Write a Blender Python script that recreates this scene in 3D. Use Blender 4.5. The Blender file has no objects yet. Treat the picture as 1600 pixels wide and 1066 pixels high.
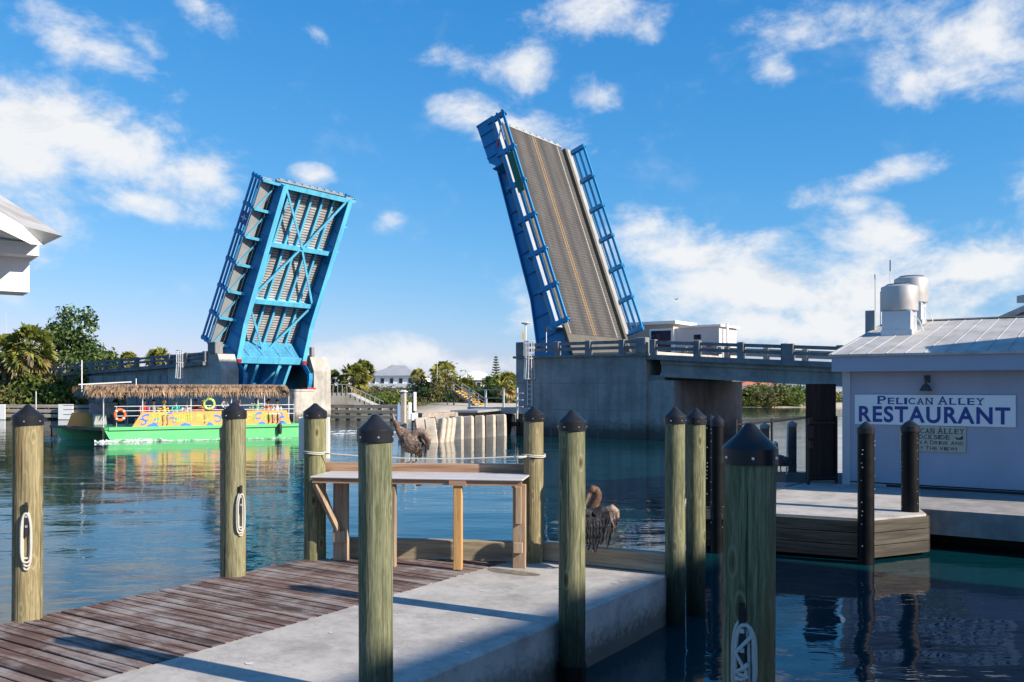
import bpy, bmesh, math, random
from mathutils import Vector, Matrix, Euler, noise as mnoise

R = math.radians
scene = bpy.context.scene
C = scene.collection
rng = random.Random(7)

# ------------------------------------------------------------------ view constants
F, CX, HY, H = 1430.0, 800.0, 606.0, 2.85       # focal px, centre column, horizon row, eye height above water
DECK = 0.60

def G(px, py, z=0.0):
    y = F * (H - z) / (py - HY)
    return Vector(((px - CX) / F * y, y, z))

def A(px, y, z=0.0):
    return Vector(((px - CX) / F * y, y, z))

def ZY(py, y):
    return H - (py - HY) / F * y

# ------------------------------------------------------------------ node helpers
class NT:
    def __init__(s, tree):
        s.t = tree; s.n = tree.nodes; s.l = tree.links
    def add(s, typ, **kw):
        nd = s.n.new(typ)
        ins = kw.pop('ins', {})
        for k, v in kw.items(): setattr(nd, k, v)
        for k, v in ins.items():
            if isinstance(v, bpy.types.NodeSocket): s.l.new(v, nd.inputs[k])
            else: nd.inputs[k].default_value = v
        return nd
    def math(s, op, a, b=0.0, clamp=False):
        nd = s.n.new('ShaderNodeMath'); nd.operation = op; nd.use_clamp = clamp
        for i, v in enumerate((a, b)):
            if isinstance(v, bpy.types.NodeSocket): s.l.new(v, nd.inputs[i])
            else: nd.inputs[i].default_value = v
        return nd.outputs[0]
    def mix(s, fac, a, b, blend='MIX'):
        nd = s.n.new('ShaderNodeMix'); nd.data_type = 'RGBA'; nd.blend_type = blend
        for k, v in ((0, fac), (6, a), (7, b)):
            if isinstance(v, bpy.types.NodeSocket): s.l.new(v, nd.inputs[k])
            elif k == 0: nd.inputs[k].default_value = v
            else: nd.inputs[k].default_value = (*v, 1) if len(v) == 3 else v
        return nd.outputs[2]
    def ramp(s, fac, stops, interp='LINEAR'):
        nd = s.n.new('ShaderNodeValToRGB'); s.l.new(fac, nd.inputs[0])
        cr = nd.color_ramp; cr.interpolation = interp
        while len(cr.elements) > 1: cr.elements.remove(cr.elements[-1])
        first = True
        for p, c in stops:
            if not isinstance(c, (tuple, list)): c = (c, c, c)
            if first: e = cr.elements[0]; e.position = p; first = False
            else: e = cr.elements.new(p)
            e.color = (*c, 1)
        return nd.outputs[0]
    def coord(s, scale=(1, 1, 1), rot=(0, 0, 0), loc=(0, 0, 0), out='Object'):
        tc = s.n.new('ShaderNodeTexCoord'); mp = s.n.new('ShaderNodeMapping')
        s.l.new(tc.outputs[out], mp.inputs[0])
        mp.inputs['Scale'].default_value = scale; mp.inputs['Rotation'].default_value = rot; mp.inputs['Location'].default_value = loc
        return mp.outputs[0]
    def noise(s, vec, scale=5, detail=4, rough=0.55, dist=0.0):
        nd = s.add('ShaderNodeTexNoise', ins={'Scale': scale, 'Detail': detail, 'Roughness': rough, 'Distortion': dist})
        if vec is not None: s.l.new(vec, nd.inputs['Vector'])
        return nd.outputs[0]

def mat(name):
    m = bpy.data.materials.new(name); m.use_nodes = True
    nt = NT(m.node_tree)
    bs = m.node_tree.nodes['Principled BSDF']
    return m, nt, bs

def setc(nt, sock, v):
    if isinstance(v, bpy.types.NodeSocket): nt.l.new(v, sock)
    else: sock.default_value = (*v, 1) if len(v) == 3 else v

def bump(nt, bs, h, strength=0.3, dist=0.02):
    b = nt.add('ShaderNodeBump', ins={'Strength': strength, 'Distance': dist, 'Height': h})
    nt.l.new(b.outputs[0], bs.inputs['Normal'])

def m_plain(name, col, rough=0.5, metal=0.0, var=0.12, scale=3.0, bmp=0.0, stretch=(1, 1, 1), coat=0.0):
    """a paint / plastic / metal with slight mottling"""
    m, nt, bs = mat(name)
    n = nt.noise(nt.coord(stretch), scale, 5, 0.6)
    lo = tuple(c * (1 - var) for c in col); hi = tuple(min(1, c * (1 + var)) for c in col)
    setc(nt, bs.inputs['Base Color'], nt.ramp(n, [(0.3, lo), (0.7, hi)]))
    rr = nt.ramp(n, [(0.3, max(0, rough - 0.08)), (0.7, min(1, rough + 0.08))])
    nt.l.new(rr, bs.inputs['Roughness'])
    bs.inputs['Metallic'].default_value = metal
    bs.inputs['Coat Weight'].default_value = coat
    if bmp: bump(nt, bs, nt.noise(nt.coord(stretch), scale * 8, 4), bmp, 0.01)
    return m

def m_steelpaint(name, col, rough=0.42, rust=0.7):
    """bridge paint with chalky patches, grime runs and specks of rust"""
    m, nt, bs = mat(name)
    n = nt.noise(nt.coord((0.35, 1, 1)), 1.1, 6, 0.65); r = nt.noise(nt.coord((0.5, 1.3, 1.3)), 2.6, 8, 0.75, 0.6); g = nt.noise(nt.coord((0.16, 2.2, 2.2)), 1.4, 5, 0.65)
    c = nt.ramp(n, [(0.3, tuple(v * .80 for v in col)), (0.55, col), (0.75, tuple(min(1, v * 1.15 + .012) for v in col))])
    c = nt.mix(nt.ramp(g, [(0.54, 0.0), (0.72, 0.45)]), c, (0.05, 0.055, 0.06))
    c = nt.mix(nt.ramp(r, [(0.64, 0.0), (0.70, rust)]), c, (0.13, 0.05, 0.02))
    setc(nt, bs.inputs['Base Color'], c); nt.l.new(nt.ramp(n, [(0.3, rough), (0.7, rough + .2)]), bs.inputs['Roughness'])
    bump(nt, bs, r, 0.15, 0.02)
    return m

def m_concrete(name, col, stain=0.5, scale=1.0, streak=True, tide=None, pits=0.0):
    m, nt, bs = mat(name)
    c = nt.coord()
    n1 = nt.noise(c, 1.3 * scale, 6, 0.65)
    n2 = nt.noise(c, 9 * scale, 6, 0.7)
    n3 = nt.noise(nt.coord((3.5 * scale, 3.5 * scale, 0.25 * scale)), 1.5, 5, 0.6)
    dark = tuple(v * 0.62 for v in col); hi = tuple(min(1, v * 1.15) for v in col)
    base = nt.ramp(n1, [(0.3, dark), (0.55, col), (0.75, hi)])
    f2 = nt.ramp(n2, [(0.35, 0.72), (0.6, 1.0)])
    base = nt.mix(0.55 * stain + 0.15, base, f2, 'MULTIPLY')
    if streak:
        f3 = nt.ramp(n3, [(0.33, 0.55), (0.55, 1.0)])
        base = nt.mix(stain, base, f3, 'MULTIPLY')
    if pits:
        vo = nt.add('ShaderNodeTexVoronoi', ins={'Scale': 9.0 * scale}); nt.l.new(c, vo.inputs['Vector'])
        pf = nt.ramp(vo.outputs['Distance'], [(0.06, 1.0), (0.12, 0.0)])
        base = nt.mix(nt.math('MULTIPLY', nt.math('MULTIPLY', pf, nt.ramp(n1, [(0.45, 0.0), (0.6, 1.0)])), pits), base, (0.03, 0.028, 0.025))
        nc = nt.noise(c, 0.55 * scale, 8, 0.75, 1.5)
        base = nt.mix(nt.ramp(nt.math('ABSOLUTE', nt.math('SUBTRACT', nc, 0.5)), [(0.0, 0.35 * pits), (0.012, 0.0)]), base, (0.06, 0.055, 0.05))
    if tide is not None:
        tcx = nt.n.new('ShaderNodeTexCoord'); sx = nt.n.new('ShaderNodeSeparateXYZ'); nt.l.new(tcx.outputs['Object'], sx.inputs[0])
        zz = nt.math('ADD', sx.outputs[2], nt.math('MULTIPLY', nt.math('SUBTRACT', n2, 0.5), 0.9 * tide))
        base = nt.mix(nt.ramp(nt.math('DIVIDE', zz, tide), [(0.35, 0.85), (1.0, 0.0)]), base, (0.045, 0.042, 0.03))
    setc(nt, bs.inputs['Base Color'], base)
    bs.inputs['Roughness'].default_value = 0.85
    bump(nt, bs, nt.math('ADD', n2, nt.noise(c, 60 * scale, 3)), 0.25, 0.01)
    return m

def m_timber(name, lo, mid, hi, axis='Z', scale=1.0, bmp=0.35, rough=0.8, island=0.0, worn=None):
    """long-grained timber; the grain runs along one object axis"""
    m, nt, bs = mat(name)
    st = {'X': (0.55, 9, 9), 'Y': (9, 0.55, 9), 'Z': (9, 9, 0.55)}[axis]
    st = tuple(v * scale for v in st)
    vec = nt.coord(st)
    if island:
        g = nt.n.new('ShaderNodeNewGeometry')
        ri = g.outputs['Random Per Island']
        off = nt.add('ShaderNodeCombineXYZ', ins={0: nt.math('MULTIPLY', ri, 37), 1: nt.math('MULTIPLY', ri, 91), 2: nt.math('MULTIPLY', ri, 53)})
        va = nt.add('ShaderNodeVectorMath', operation='ADD'); nt.l.new(vec, va.inputs[0]); nt.l.new(off.outputs[0], va.inputs[1])
        vec = va.outputs[0]
    n1 = nt.noise(vec, 1.6, 7, 0.65, 0.6)
    n2 = nt.noise(vec, 6.0, 5, 0.7, 0.3)
    f = nt.math('ADD', nt.math('MULTIPLY', n1, 0.7), nt.math('MULTIPLY', n2, 0.3))
    if island: f = nt.math('ADD', f, nt.math('MULTIPLY', nt.math('SUBTRACT', ri, 0.5), island))
    col = nt.ramp(f, [(0.33, lo), (0.5, mid), (0.68, hi)])
    if worn:
        nw = nt.noise(nt.coord((1, 1, 1)), 2.2, 6, 0.7, 0.4)
        nw = nt.math('ADD', nt.math('MULTIPLY', nw, 0.6), nt.math('MULTIPLY', n1, 0.4))
        col = nt.mix(nt.ramp(nw, [(0.465, 0.0), (0.60, 0.8)]), col, worn)
    setc(nt, bs.inputs['Base Color'], col)
    bs.inputs['Roughness'].default_value = rough
    bump(nt, bs, f, bmp, 0.02)
    return m

def m_pile(name, lo, mid, hi, brown, foot=(0.2, 0.75)):
    """treated round pile: flame grain, green-tan, brown knots and runs, foot darkened for wet growth and painted shade"""
    m, nt, bs = mat(name)
    c = nt.coord((1, 1, 0.16))
    oi = nt.n.new('ShaderNodeObjectInfo')
    off = nt.add('ShaderNodeCombineXYZ', ins={0: nt.math('MULTIPLY', oi.outputs['Random'], 31), 1: nt.math('MULTIPLY', oi.outputs['Random'], 17), 2: nt.math('MULTIPLY', oi.outputs['Random'], 23)})
    va = nt.add('ShaderNodeVectorMath', operation='ADD'); nt.l.new(c, va.inputs[0]); nt.l.new(off.outputs[0], va.inputs[1])
    v = va.outputs[0]
    wv = nt.add('ShaderNodeTexWave', wave_type='BANDS', bands_direction='X', ins={'Scale': 9.0, 'Distortion': 16.0, 'Detail': 4.0, 'Detail Scale': 1.2, 'Detail Roughness': 0.6})
    nt.l.new(v, wv.inputs['Vector'])
    n1 = nt.noise(v, 7, 7, 0.68, 0.8)
    n2 = nt.noise(v, 2.2, 5, 0.6, 1.2)
    nf = nt.noise(nt.coord((60, 60, 1.2)), 1.0, 4, 0.7)
    f = nt.math('ADD', nt.math('MULTIPLY', wv.outputs['Fac'], 0.15), nt.math('MULTIPLY', n1, 0.75))
    f = nt.math('ADD', f, nt.math('MULTIPLY', nt.math('SUBTRACT', nf, 0.5), 0.6))
    col = nt.ramp(f, [(0.22, lo), (0.45, mid), (0.70, hi)])
    col = nt.mix(nt.ramp(n2, [(0.56, 0.0), (0.72, 0.75)]), col, brown)
    sp = nt.add('ShaderNodeSeparateXYZ'); tc = nt.n.new('ShaderNodeTexCoord'); nt.l.new(tc.outputs['Object'], sp.inputs[0])
    zz = nt.math('ADD', sp.outputs[2], nt.math('MULTIPLY', nt.math('SUBTRACT', n1, 0.5), 0.5))
    kc = nt.coord((1, 1, .42)); vk = nt.add('ShaderNodeVectorMath', operation='ADD'); nt.l.new(kc, vk.inputs[0]); nt.l.new(off.outputs[0], vk.inputs[1])
    kn = nt.add('ShaderNodeTexVoronoi', ins={'Scale': 6.0}); nt.l.new(vk.outputs[0], kn.inputs['Vector'])
    kd = nt.math('ADD', kn.outputs['Distance'], nt.math('MULTIPLY', nt.math('SUBTRACT', n1, 0.5), 0.12))
    col = nt.mix(nt.ramp(kd, [(0.05, 0.95), (0.11, 0.4), (0.17, 0.0)]), col, (0.07, 0.045, 0.022))
    col = nt.mix(nt.ramp(kd, [(0.16, 0.0), (0.20, 0.6), (0.25, 0.0)]), col, hi)
    ck = nt.noise(nt.coord((34, 34, 0.55)), 1.0, 3, 0.6)
    col = nt.mix(nt.ramp(ck, [(0.60, 0.0), (0.635, 0.8)]), col, (0.03, 0.03, 0.018))
    tint = nt.ramp(oi.outputs['Random'], [(0.0, (0.82, 0.92, 0.78)), (0.5, (1.0, 1.0, 1.0)), (1.0, (1.12, 1.02, 0.92))])
    col = nt.mix(1.0, col, tint, 'MULTIPLY')
    foot = nt.ramp(nt.math('MULTIPLY', nt.math('ADD', zz, foot[0]), 1.0), [(0.0, 1.0), (foot[1] * .5, 0.75), (foot[1], 0.0)])
    col = nt.mix(foot, col, (0.006, 0.014, 0.011))  # dark foot: wet growth, with shade painted in as well
    setc(nt, bs.inputs['Base Color'], col)
    bs.inputs['Roughness'].default_value = 0.8; bs.inputs['Specular IOR Level'].default_value = 0.15
    bump(nt, bs, nt.math('ADD', f, nt.math('MULTIPLY', nf, 0.6)), 0.45, 0.012)
    return m

def m_leaf(name, dark, mid, light, scale=0.5, trans=0.3):
    m, nt, bs = mat(name)
    g = nt.n.new('ShaderNodeNewGeometry'); oi = nt.n.new('ShaderNodeObjectInfo')
    n = nt.noise(nt.coord(), scale, 3, 0.6)
    f = nt.math('ADD', nt.math('MULTIPLY', g.outputs['Random Per Island'], 0.55), nt.math('MULTIPLY', n, 0.55))
    f = nt.math('ADD', f, nt.math('MULTIPLY', nt.math('SUBTRACT', oi.outputs['Random'], 0.5), 0.25))
    col = nt.ramp(f, [(0.2, dark), (0.55, mid), (0.9, light)])
    setc(nt, bs.inputs['Base Color'], col)
    bs.inputs['Roughness'].default_value = 0.55
    bs.inputs['Specular IOR Level'].default_value = 0.3
    tr = nt.n.new('ShaderNodeBsdfTranslucent'); nt.l.new(col, tr.inputs[0])
    mx = nt.n.new('ShaderNodeMixShader'); mx.inputs[0].default_value = trans
    nt.l.new(bs.outputs[0], mx.inputs[1]); nt.l.new(tr.outputs[0], mx.inputs[2])
    nt.l.new(mx.outputs[0], nt.n['Material Output'].inputs[0])
    return m

# ------------------------------------------------------------------ mesh builder
class MB:
    def __init__(s):
        s.v = []; s.f = []; s.mi = []; s.M = Matrix.Identity(4)
    def at(s, M): s.M = M; return s
    def _add(s, vs, fs, mi=0):
        o = len(s.v)
        s.v += [tuple(s.M @ Vector(p)) for p in vs]
        s.f += [tuple(i + o for i in f) for f in fs]
        s.mi += [mi] * len(fs)
        return s
    def box(s, x0, x1, y0, y1, z0, z1, mi=0):
        vs = [(x0, y0, z0), (x1, y0, z0), (x1, y1, z0), (x0, y1, z0), (x0, y0, z1), (x1, y0, z1), (x1, y1, z1), (x0, y1, z1)]
        return s._add(vs, [(3, 2, 1, 0), (4, 5, 6, 7), (0, 1, 5, 4), (1, 2, 6, 5), (2, 3, 7, 6), (3, 0, 4, 7)], mi)
    def bbox(s, x0, x1, y0, y1, z0, z1, b=0.01, mi=0):
        """box with chamfered edges"""
        bm = bmesh.new(); bmesh.ops.create_cube(bm, size=1)
        for v in bm.verts:
            v.co = Vector(((x0 + x1) / 2 + v.co.x * (x1 - x0), (y0 + y1) / 2 + v.co.y * (y1 - y0), (z0 + z1) / 2 + v.co.z * (z1 - z0)))
        bmesh.ops.bevel(bm, geom=bm.edges[:], offset=b, segments=1, affect='EDGES')
        bm.verts.index_update()
        s._add([v.co[:] for v in bm.verts], [[v.index for v in f.verts] for f in bm.faces], mi); bm.free()
        return s
    def beam(s, p0, p1, w, h, up=(0, 0, 1), mi=0):
        p0 = Vector(p0); p1 = Vector(p1); d = (p1 - p0); L = d.length; d.normalize()
        up = Vector(up)
        if abs(d.dot(up)) > 0.99: up = Vector((1, 0, 0))
        sd = d.cross(up).normalized(); u = sd.cross(d)
        vs = []
        for p in (p0, p1):
            for a, b in ((-1, -1), (1, -1), (1, 1), (-1, 1)):
                vs.append(p + sd * (a * w / 2) + u * (b * h / 2))
        return s._add(vs, [(0, 1, 2, 3), (7, 6, 5, 4), (0, 4, 5, 1), (1, 5, 6, 2), (2, 6, 7, 3), (3, 7, 4, 0)], mi)
    def ring(s, pts, rads, n=8, caps=True, mi=0, closed=False):
        """tube through points with a radius (or (a,b) pair) at each"""
        pts = [Vector(p) for p in pts]
        N = len(pts); o = []; fs = []; u = None
        for i, p in enumerate(pts):
            if closed: d = pts[(i + 1) % N] - pts[i - 1]
            else: d = pts[min(i + 1, N - 1)] - pts[max(i - 1, 0)]
            d = d.normalized() if d.length > 1e-9 else Vector((0, 0, 1))
            if u is None:
                u = Vector((0, 1, 0)) if abs(d.y) < 0.9 else Vector((1, 0, 0))
            u = (u - d * u.dot(d)).normalized(); w = d.cross(u)
            r = rads[i] if isinstance(rads, (list, tuple)) else rads
            ra, rb = r if isinstance(r, (list, tuple)) else (r, r)
            for k in range(n):
                t = 2 * math.pi * k / n
                o.append(p + u * (math.cos(t) * ra) + w * (math.sin(t) * rb))
        for i in range(N if closed else N - 1):
            j = (i + 1) % N
            for k in range(n):
                k2 = (k + 1) % n
                fs.append((i * n + k, i * n + k2, j * n + k2, j * n + k))
        if caps and not closed:
            fs.append(tuple(range(n))[::-1]); fs.append(tuple((N - 1) * n + k for k in range(n)))
        return s._add(o, fs, mi)
    def lathe(s, prof, n=24, mi=0, c=(0, 0)):
        vs = []; fs = []
        for r, z in prof:
            for k in range(n):
                t = 2 * math.pi * k / n
                vs.append((c[0] + r * math.cos(t), c[1] + r * math.sin(t), z))
        for i in range(len(prof) - 1):
            for k in range(n):
                k2 = (k + 1) % n
                fs.append((i * n + k, i * n + k2, (i + 1) * n + k2, (i + 1) * n + k))
        if prof[0][0] > 1e-4: fs.append(tuple(range(n))[::-1])
        if prof[-1][0] > 1e-4: fs.append(tuple((len(prof) - 1) * n + k for k in range(n)))
        return s._add(vs, fs, mi)
    def prism(s, poly, z0, z1, mi=0):
        n = len(poly)
        vs = [(x, y, z0) for x, y in poly] + [(x, y, z1) for x, y in poly]
        fs = [tuple(range(n))[::-1], tuple(range(n, 2 * n))] + [(i, (i + 1) % n, n + (i + 1) % n, n + i) for i in range(n)]
        return s._add(vs, fs, mi)
    def slab_xz(s, poly, y0, y1, mi=0):
        """polygon in x-z extruded along y"""
        n = len(poly)
        vs = [(x, y0, z) for x, z in poly] + [(x, y1, z) for x, z in poly]
        fs = [tuple(range(n)), tuple(range(n, 2 * n))[::-1]] + [((i + 1) % n, i, n + i, n + (i + 1) % n) for i in range(n)]
        return s._add(vs, fs, mi)
    def slab_yz(s, poly, x0, x1, mi=0):
        n = len(poly)
        vs = [(x0, y, z) for y, z in poly] + [(x1, y, z) for y, z in poly]
        fs = [tuple(range(n))[::-1], tuple(range(n, 2 * n))] + [(i, (i + 1) % n, n + (i + 1) % n, n + i) for i in range(n)]
        return s._add(vs, fs, mi)
    def mesh(s, name, mats, smooth=False):
        me = bpy.data.meshes.new(name)
        me.from_pydata(s.v, [], s.f); me.update()
        for m in (mats if isinstance(mats, (list, tuple)) else [mats]): me.materials.append(m)
        if any(s.mi): me.polygons.foreach_set('material_index', s.mi)
        if smooth: smooth_mesh(me, smooth)
        return me
    def build(s, name, mats, parent=None, smooth=False):
        return link(name, s.mesh(name, mats, smooth), parent)

def smooth_mesh(me, ang=40):
    if ang is True: ang = 40
    me.polygons.foreach_set('use_smooth', [True] * len(me.polygons))
    if ang < 180:
        bm = bmesh.new(); bm.from_mesh(me)
        for e in bm.edges:
            e.smooth = not (len(e.link_faces) == 2 and e.calc_face_angle(0) > R(ang))
        bm.to_mesh(me); bm.free()

def link(name, me, parent=None):
    o = bpy.data.objects.new(name, me); C.objects.link(o)
    if parent is not None: o.parent = parent
    return o

def tag(o, label=None, cat=None, group=None, kind=None):
    if label: o['label'] = label
    if cat: o['category'] = cat
    if group: o['group'] = group
    if kind: o['kind'] = kind
    return o

def thing(name, label, cat, loc=(0, 0, 0), rotz=0.0, group=None, kind=None):
    o = bpy.data.objects.new(name, None); C.objects.link(o)
    o.location = loc; o.rotation_euler = (0, 0, rotz); o.empty_display_size = 0.3
    return tag(o, label, cat, group, kind)

def copy_tree(root, label=None, parent=None):
    kids = {}
    for o in bpy.data.objects:
        if o.parent: kids.setdefault(o.parent.name, []).append(o)
    def rec(o, par):
        c = o.copy(); C.objects.link(c); c.parent = par
        for ch in kids.get(o.name, []): rec(ch, c)
        return c
    c = rec(root, parent)
    if label: c['label'] = label
    return c

def text_mesh(txt, size, mat_, depth=0.004, bold=0.0, align='LEFT', spacing=1.0, word=1.0):
    cu = bpy.data.curves.new('lettering', 'FONT'); cu.body = txt; cu.size = size
    cu.extrude = depth / 2; cu.offset = bold; cu.align_x = align; cu.space_character = spacing; cu.space_word = word
    o = bpy.data.objects.new('lettering', cu); C.objects.link(o)
    me = bpy.data.meshes.new_from_object(o.evaluated_get(bpy.context.evaluated_depsgraph_get()))
    bpy.data.objects.remove(o); bpy.data.curves.remove(cu)
    me.materials.clear(); me.materials.append(mat_)
    return me

def fit_text(me, x0, x1, z0, z1, y, xform=None):
    """lay a text mesh (drawn in xy) upright in the xz plane facing -y, filling the given box"""
    xs = [v.co.x for v in me.vertices]; ys = [v.co.y for v in me.vertices]
    a, b, c, d = min(xs), max(xs), min(ys), max(ys)
    for v in me.vertices:
        p = Vector((x0 + (v.co.x - a) / (b - a) * (x1 - x0), y - v.co.z, z0 + (v.co.y - c) / (d - c) * (z1 - z0)))
        v.co = p
    me.update(); return me

def organic(parts, voxel, name='body'):
    """union closed lofts into ONE continuous surface. parts: list of (pts, rads, n, material index)"""
    mb = MB()
    for pts, rads, mi in parts:
        mb.ring(pts, rads, 14)
    me0 = mb.mesh('tmp', [])
    bm = bmesh.new(); bm.from_mesh(me0); bmesh.ops.recalc_face_normals(bm, faces=bm.faces[:]); bm.to_mesh(me0); bm.free()
    o = link('tmp', me0)
    md = o.modifiers.new('r', 'REMESH'); md.mode = 'VOXEL'; md.voxel_size = voxel; md.use_smooth_shade = True
    sm = o.modifiers.new('s', 'SMOOTH'); sm.iterations = 3; sm.factor = 0.5
    me = bpy.data.meshes.new_from_object(o.evaluated_get(bpy.context.evaluated_depsgraph_get()))
    bpy.data.objects.remove(o); bpy.data.meshes.remove(me0)
    me.name = name
    segs = []
    for pts, rads, mi in parts:
        for i in range(len(pts) - 1):
            r0 = rads[i]; r1 = rads[i + 1]
            r0 = sum(r0) / 2 if isinstance(r0, tuple) else r0; r1 = sum(r1) / 2 if isinstance(r1, tuple) else r1
            segs.append((Vector(pts[i]), Vector(pts[i + 1]), r0, r1, mi))
    idx = []
    for p in me.polygons:
        c = p.center; best = 1e9; bi = 0
        for a, b, r0, r1, mi in segs:
            d = b - a; t = max(0, min(1, (c - a).dot(d) / max(1e-9, d.dot(d))))
            q = (c - (a + d * t)).length - (r0 + (r1 - r0) * t)
            if q < best: best = q; bi = mi
        idx.append(bi)
    return me, idx
# ------------------------------------------------------------------ camera, sun, sky
cam = bpy.data.cameras.new('camera'); cam.sensor_width = 36; cam.lens = F / 1600 * 36
cam.shift_y = (HY - 533.0) / 1600; cam.clip_end = 6000; cam.clip_start = 0.05
co = bpy.data.objects.new('camera', cam); C.objects.link(co)
co.location = (0, 0, H); co.rotation_euler = (R(90), 0, 0); scene.camera = co

SUN = Vector((0.88, -0.475, 0)).normalized(); ELEV = R(30)
sd = Vector((SUN.x * math.cos(ELEV), SUN.y * math.cos(ELEV), math.sin(ELEV)))
sl = bpy.data.lights.new('sun', 'SUN'); sl.energy = 5.0; sl.angle = R(0.7); sl.color = (1.0, 0.90, 0.75)
so = bpy.data.objects.new('sun', sl); C.objects.link(so)
so.rotation_euler = (-sd).to_track_quat('-Z', 'Y').to_euler(); so.location = sd * 60

scene.view_settings.view_transform = 'Standard'; scene.view_settings.look = 'None'
scene.view_settings.exposure = 0.7; scene.view_settings.gamma = 1.0
try: scene.view_settings.use_curve_mapping = False
except Exception: pass

w = bpy.data.worlds.new('World'); scene.world = w; w.use_nodes = True
nt = NT(w.node_tree); bg = nt.n['Background']
sky = nt.add('ShaderNodeTexSky', sky_type='NISHITA', sun_disc=False)
sky.sun_elevation = ELEV; sky.sun_rotation = math.atan2(SUN.x, SUN.y); sky.altitude = 0
sky.air_density = 1.0; sky.dust_density = 0.35; sky.ozone_density = 2.2
tc = nt.n.new('ShaderNodeTexCoord'); sp = nt.n.new('ShaderNodeSeparateXYZ'); nt.l.new(tc.outputs['Generated'], sp.inputs[0])
az = nt.math('ARCTAN2', sp.outputs[0], sp.outputs[1])
el = nt.math('ARCSINE', sp.outputs[2])
ae = nt.add('ShaderNodeCombineXYZ', ins={0: az, 1: el}).outputs[0]
def azel(px, py):
    x, y, z = (px - CX), F, (HY - py)
    return math.atan2(x, y), math.asin(z / math.sqrt(x * x + y * y + z * z))
# every cloud: centre (as seen in the photograph's bearing and height), half sizes, tilt in degrees, weight
CLOUDS = [
    (150, 82, 130, 40, -20, 1.0), (60, 195, 200, 75, -8, 1.1), (190, 240, 230, 70, -14, 1.25), (300, 265, 120, 48, -10, 1.0), (215, 312, 140, 34, -8, 1.1), (30, 245, 150, 70, 0, 1.0),
    (320, 20, 60, 24, -35, .75), (497, 50, 50, 16, -25, .55), (485, 277, 42, 20, 0, .9), (235, 75, 60, 22, -30, .5),
    (912, 22, 130, 42, 0, 1.0), (1012, 40, 40, 38, 20, .8), (822, 110, 70, 60, -20, .85), (775, 185, 130, 36, -14, 1.0), (925, 155, 50, 36, -20, .62), (700, 100, 70, 28, 10, .62), (870, 215, 90, 36, 0, .8),
    (1205, 105, 32, 40, 30, .6), (1290, 25, 85, 34, 10, .9), (1390, 20, 80, 34, -10, .75), (1200, 45, 60, 34, 0, .4),
    (1540, 55, 150, 80, 12, 1.25), (1460, 110, 85, 40, 10, .9), (1510, 130, 70, 18, 8, .8),
    (1360, 282, 140, 22, 10, .95), (1560, 350, 60, 18, 0, .7), (1330, 320, 60, 26, -10, .7),
    (1230, 455, 420, 75, 0, 1.3), (1080, 400, 190, 50, 0, 1.15), (1520, 430, 230, 62, 8, 1.25), (1380, 370, 120, 50, 0, 1.0), (1250, 510, 380, 60, 0, 1.25), (1000, 360, 110, 30, 10, .75), (1700, 380, 180, 90, 0, 1.2),
    (620, 556, 110, 32, 0, 1.05), (515, 563, 90, 24, 0, 1.0), (765, 572, 90, 22, 0, 1.0), (835, 500, 60, 26, 10, .8), (605, 350, 40, 20, 30, .4), (960, 340, 70, 24, 0, .5),
    (-200, 300, 300, 140, 0, 1.1), (-420, 480, 300, 80, 0, 1.1), (2000, 250, 300, 120, 0, 1.1), (2200, 520, 500, 70, 0, 1.2), (1700, -500, 360, 160, 0, 1.0),
]
D = None
for (px, py, rx, ry, rot, wt) in CLOUDS:
    a, e = azel(px, py)
    k = math.cos(math.atan2(abs(px - CX), F)) ** 2
    mp = nt.n.new('ShaderNodeMapping'); mp.vector_type = 'TEXTURE'
    nt.l.new(ae, mp.inputs[0])
    mp.inputs['Location'].default_value = (a, e, 0); mp.inputs['Rotation'].default_value = (0, 0, R(rot))
    mp.inputs['Scale'].default_value = (rx / F * (0.5 + 0.5 * k) * 1.25, ry / F * 1.35, 1)
    gr = nt.n.new('ShaderNodeTexGradient'); gr.gradient_type = 'SPHERICAL'; nt.l.new(mp.outputs[0], gr.inputs[0])
    s = nt.math('MULTIPLY', gr.outputs['Fac'], wt)
    D = s if D is None else nt.math('SMOOTH_MAX', D, s)
    if D is not s: D.node.inputs[2].default_value = 0.08
nv = nt.n.new('ShaderNodeMapping'); nt.l.new(ae, nv.inputs[0]); nv.inputs['Scale'].default_value = (1.0, 1.55, 1)
n1 = nt.noise(nv.outputs[0], 9.0, 12, 0.62, 0.25)
n2 = nt.noise(nv.outputs[0], 26.0, 8, 0.6, 0.2)
den = nt.math('ADD', nt.math('MULTIPLY', D, 1.05), nt.math('MULTIPLY', nt.math('SUBTRACT', n1, 0.5), 3.1))
den = nt.math('ADD', den, nt.math('MULTIPLY', nt.math('SUBTRACT', n2, 0.5), 0.9))
lim = nt.ramp(D, [(0.02, 0.0), (0.2, 1.0)])
ms = nt.n.new('ShaderNodeMapRange'); ms.interpolation_type = 'SMOOTHSTEP'
nt.l.new(den, ms.inputs[0]); ms.inputs[1].default_value = 0.12; ms.inputs[2].default_value = 1.25
cl = nt.math('MULTIPLY', ms.outputs[0], lim)
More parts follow.
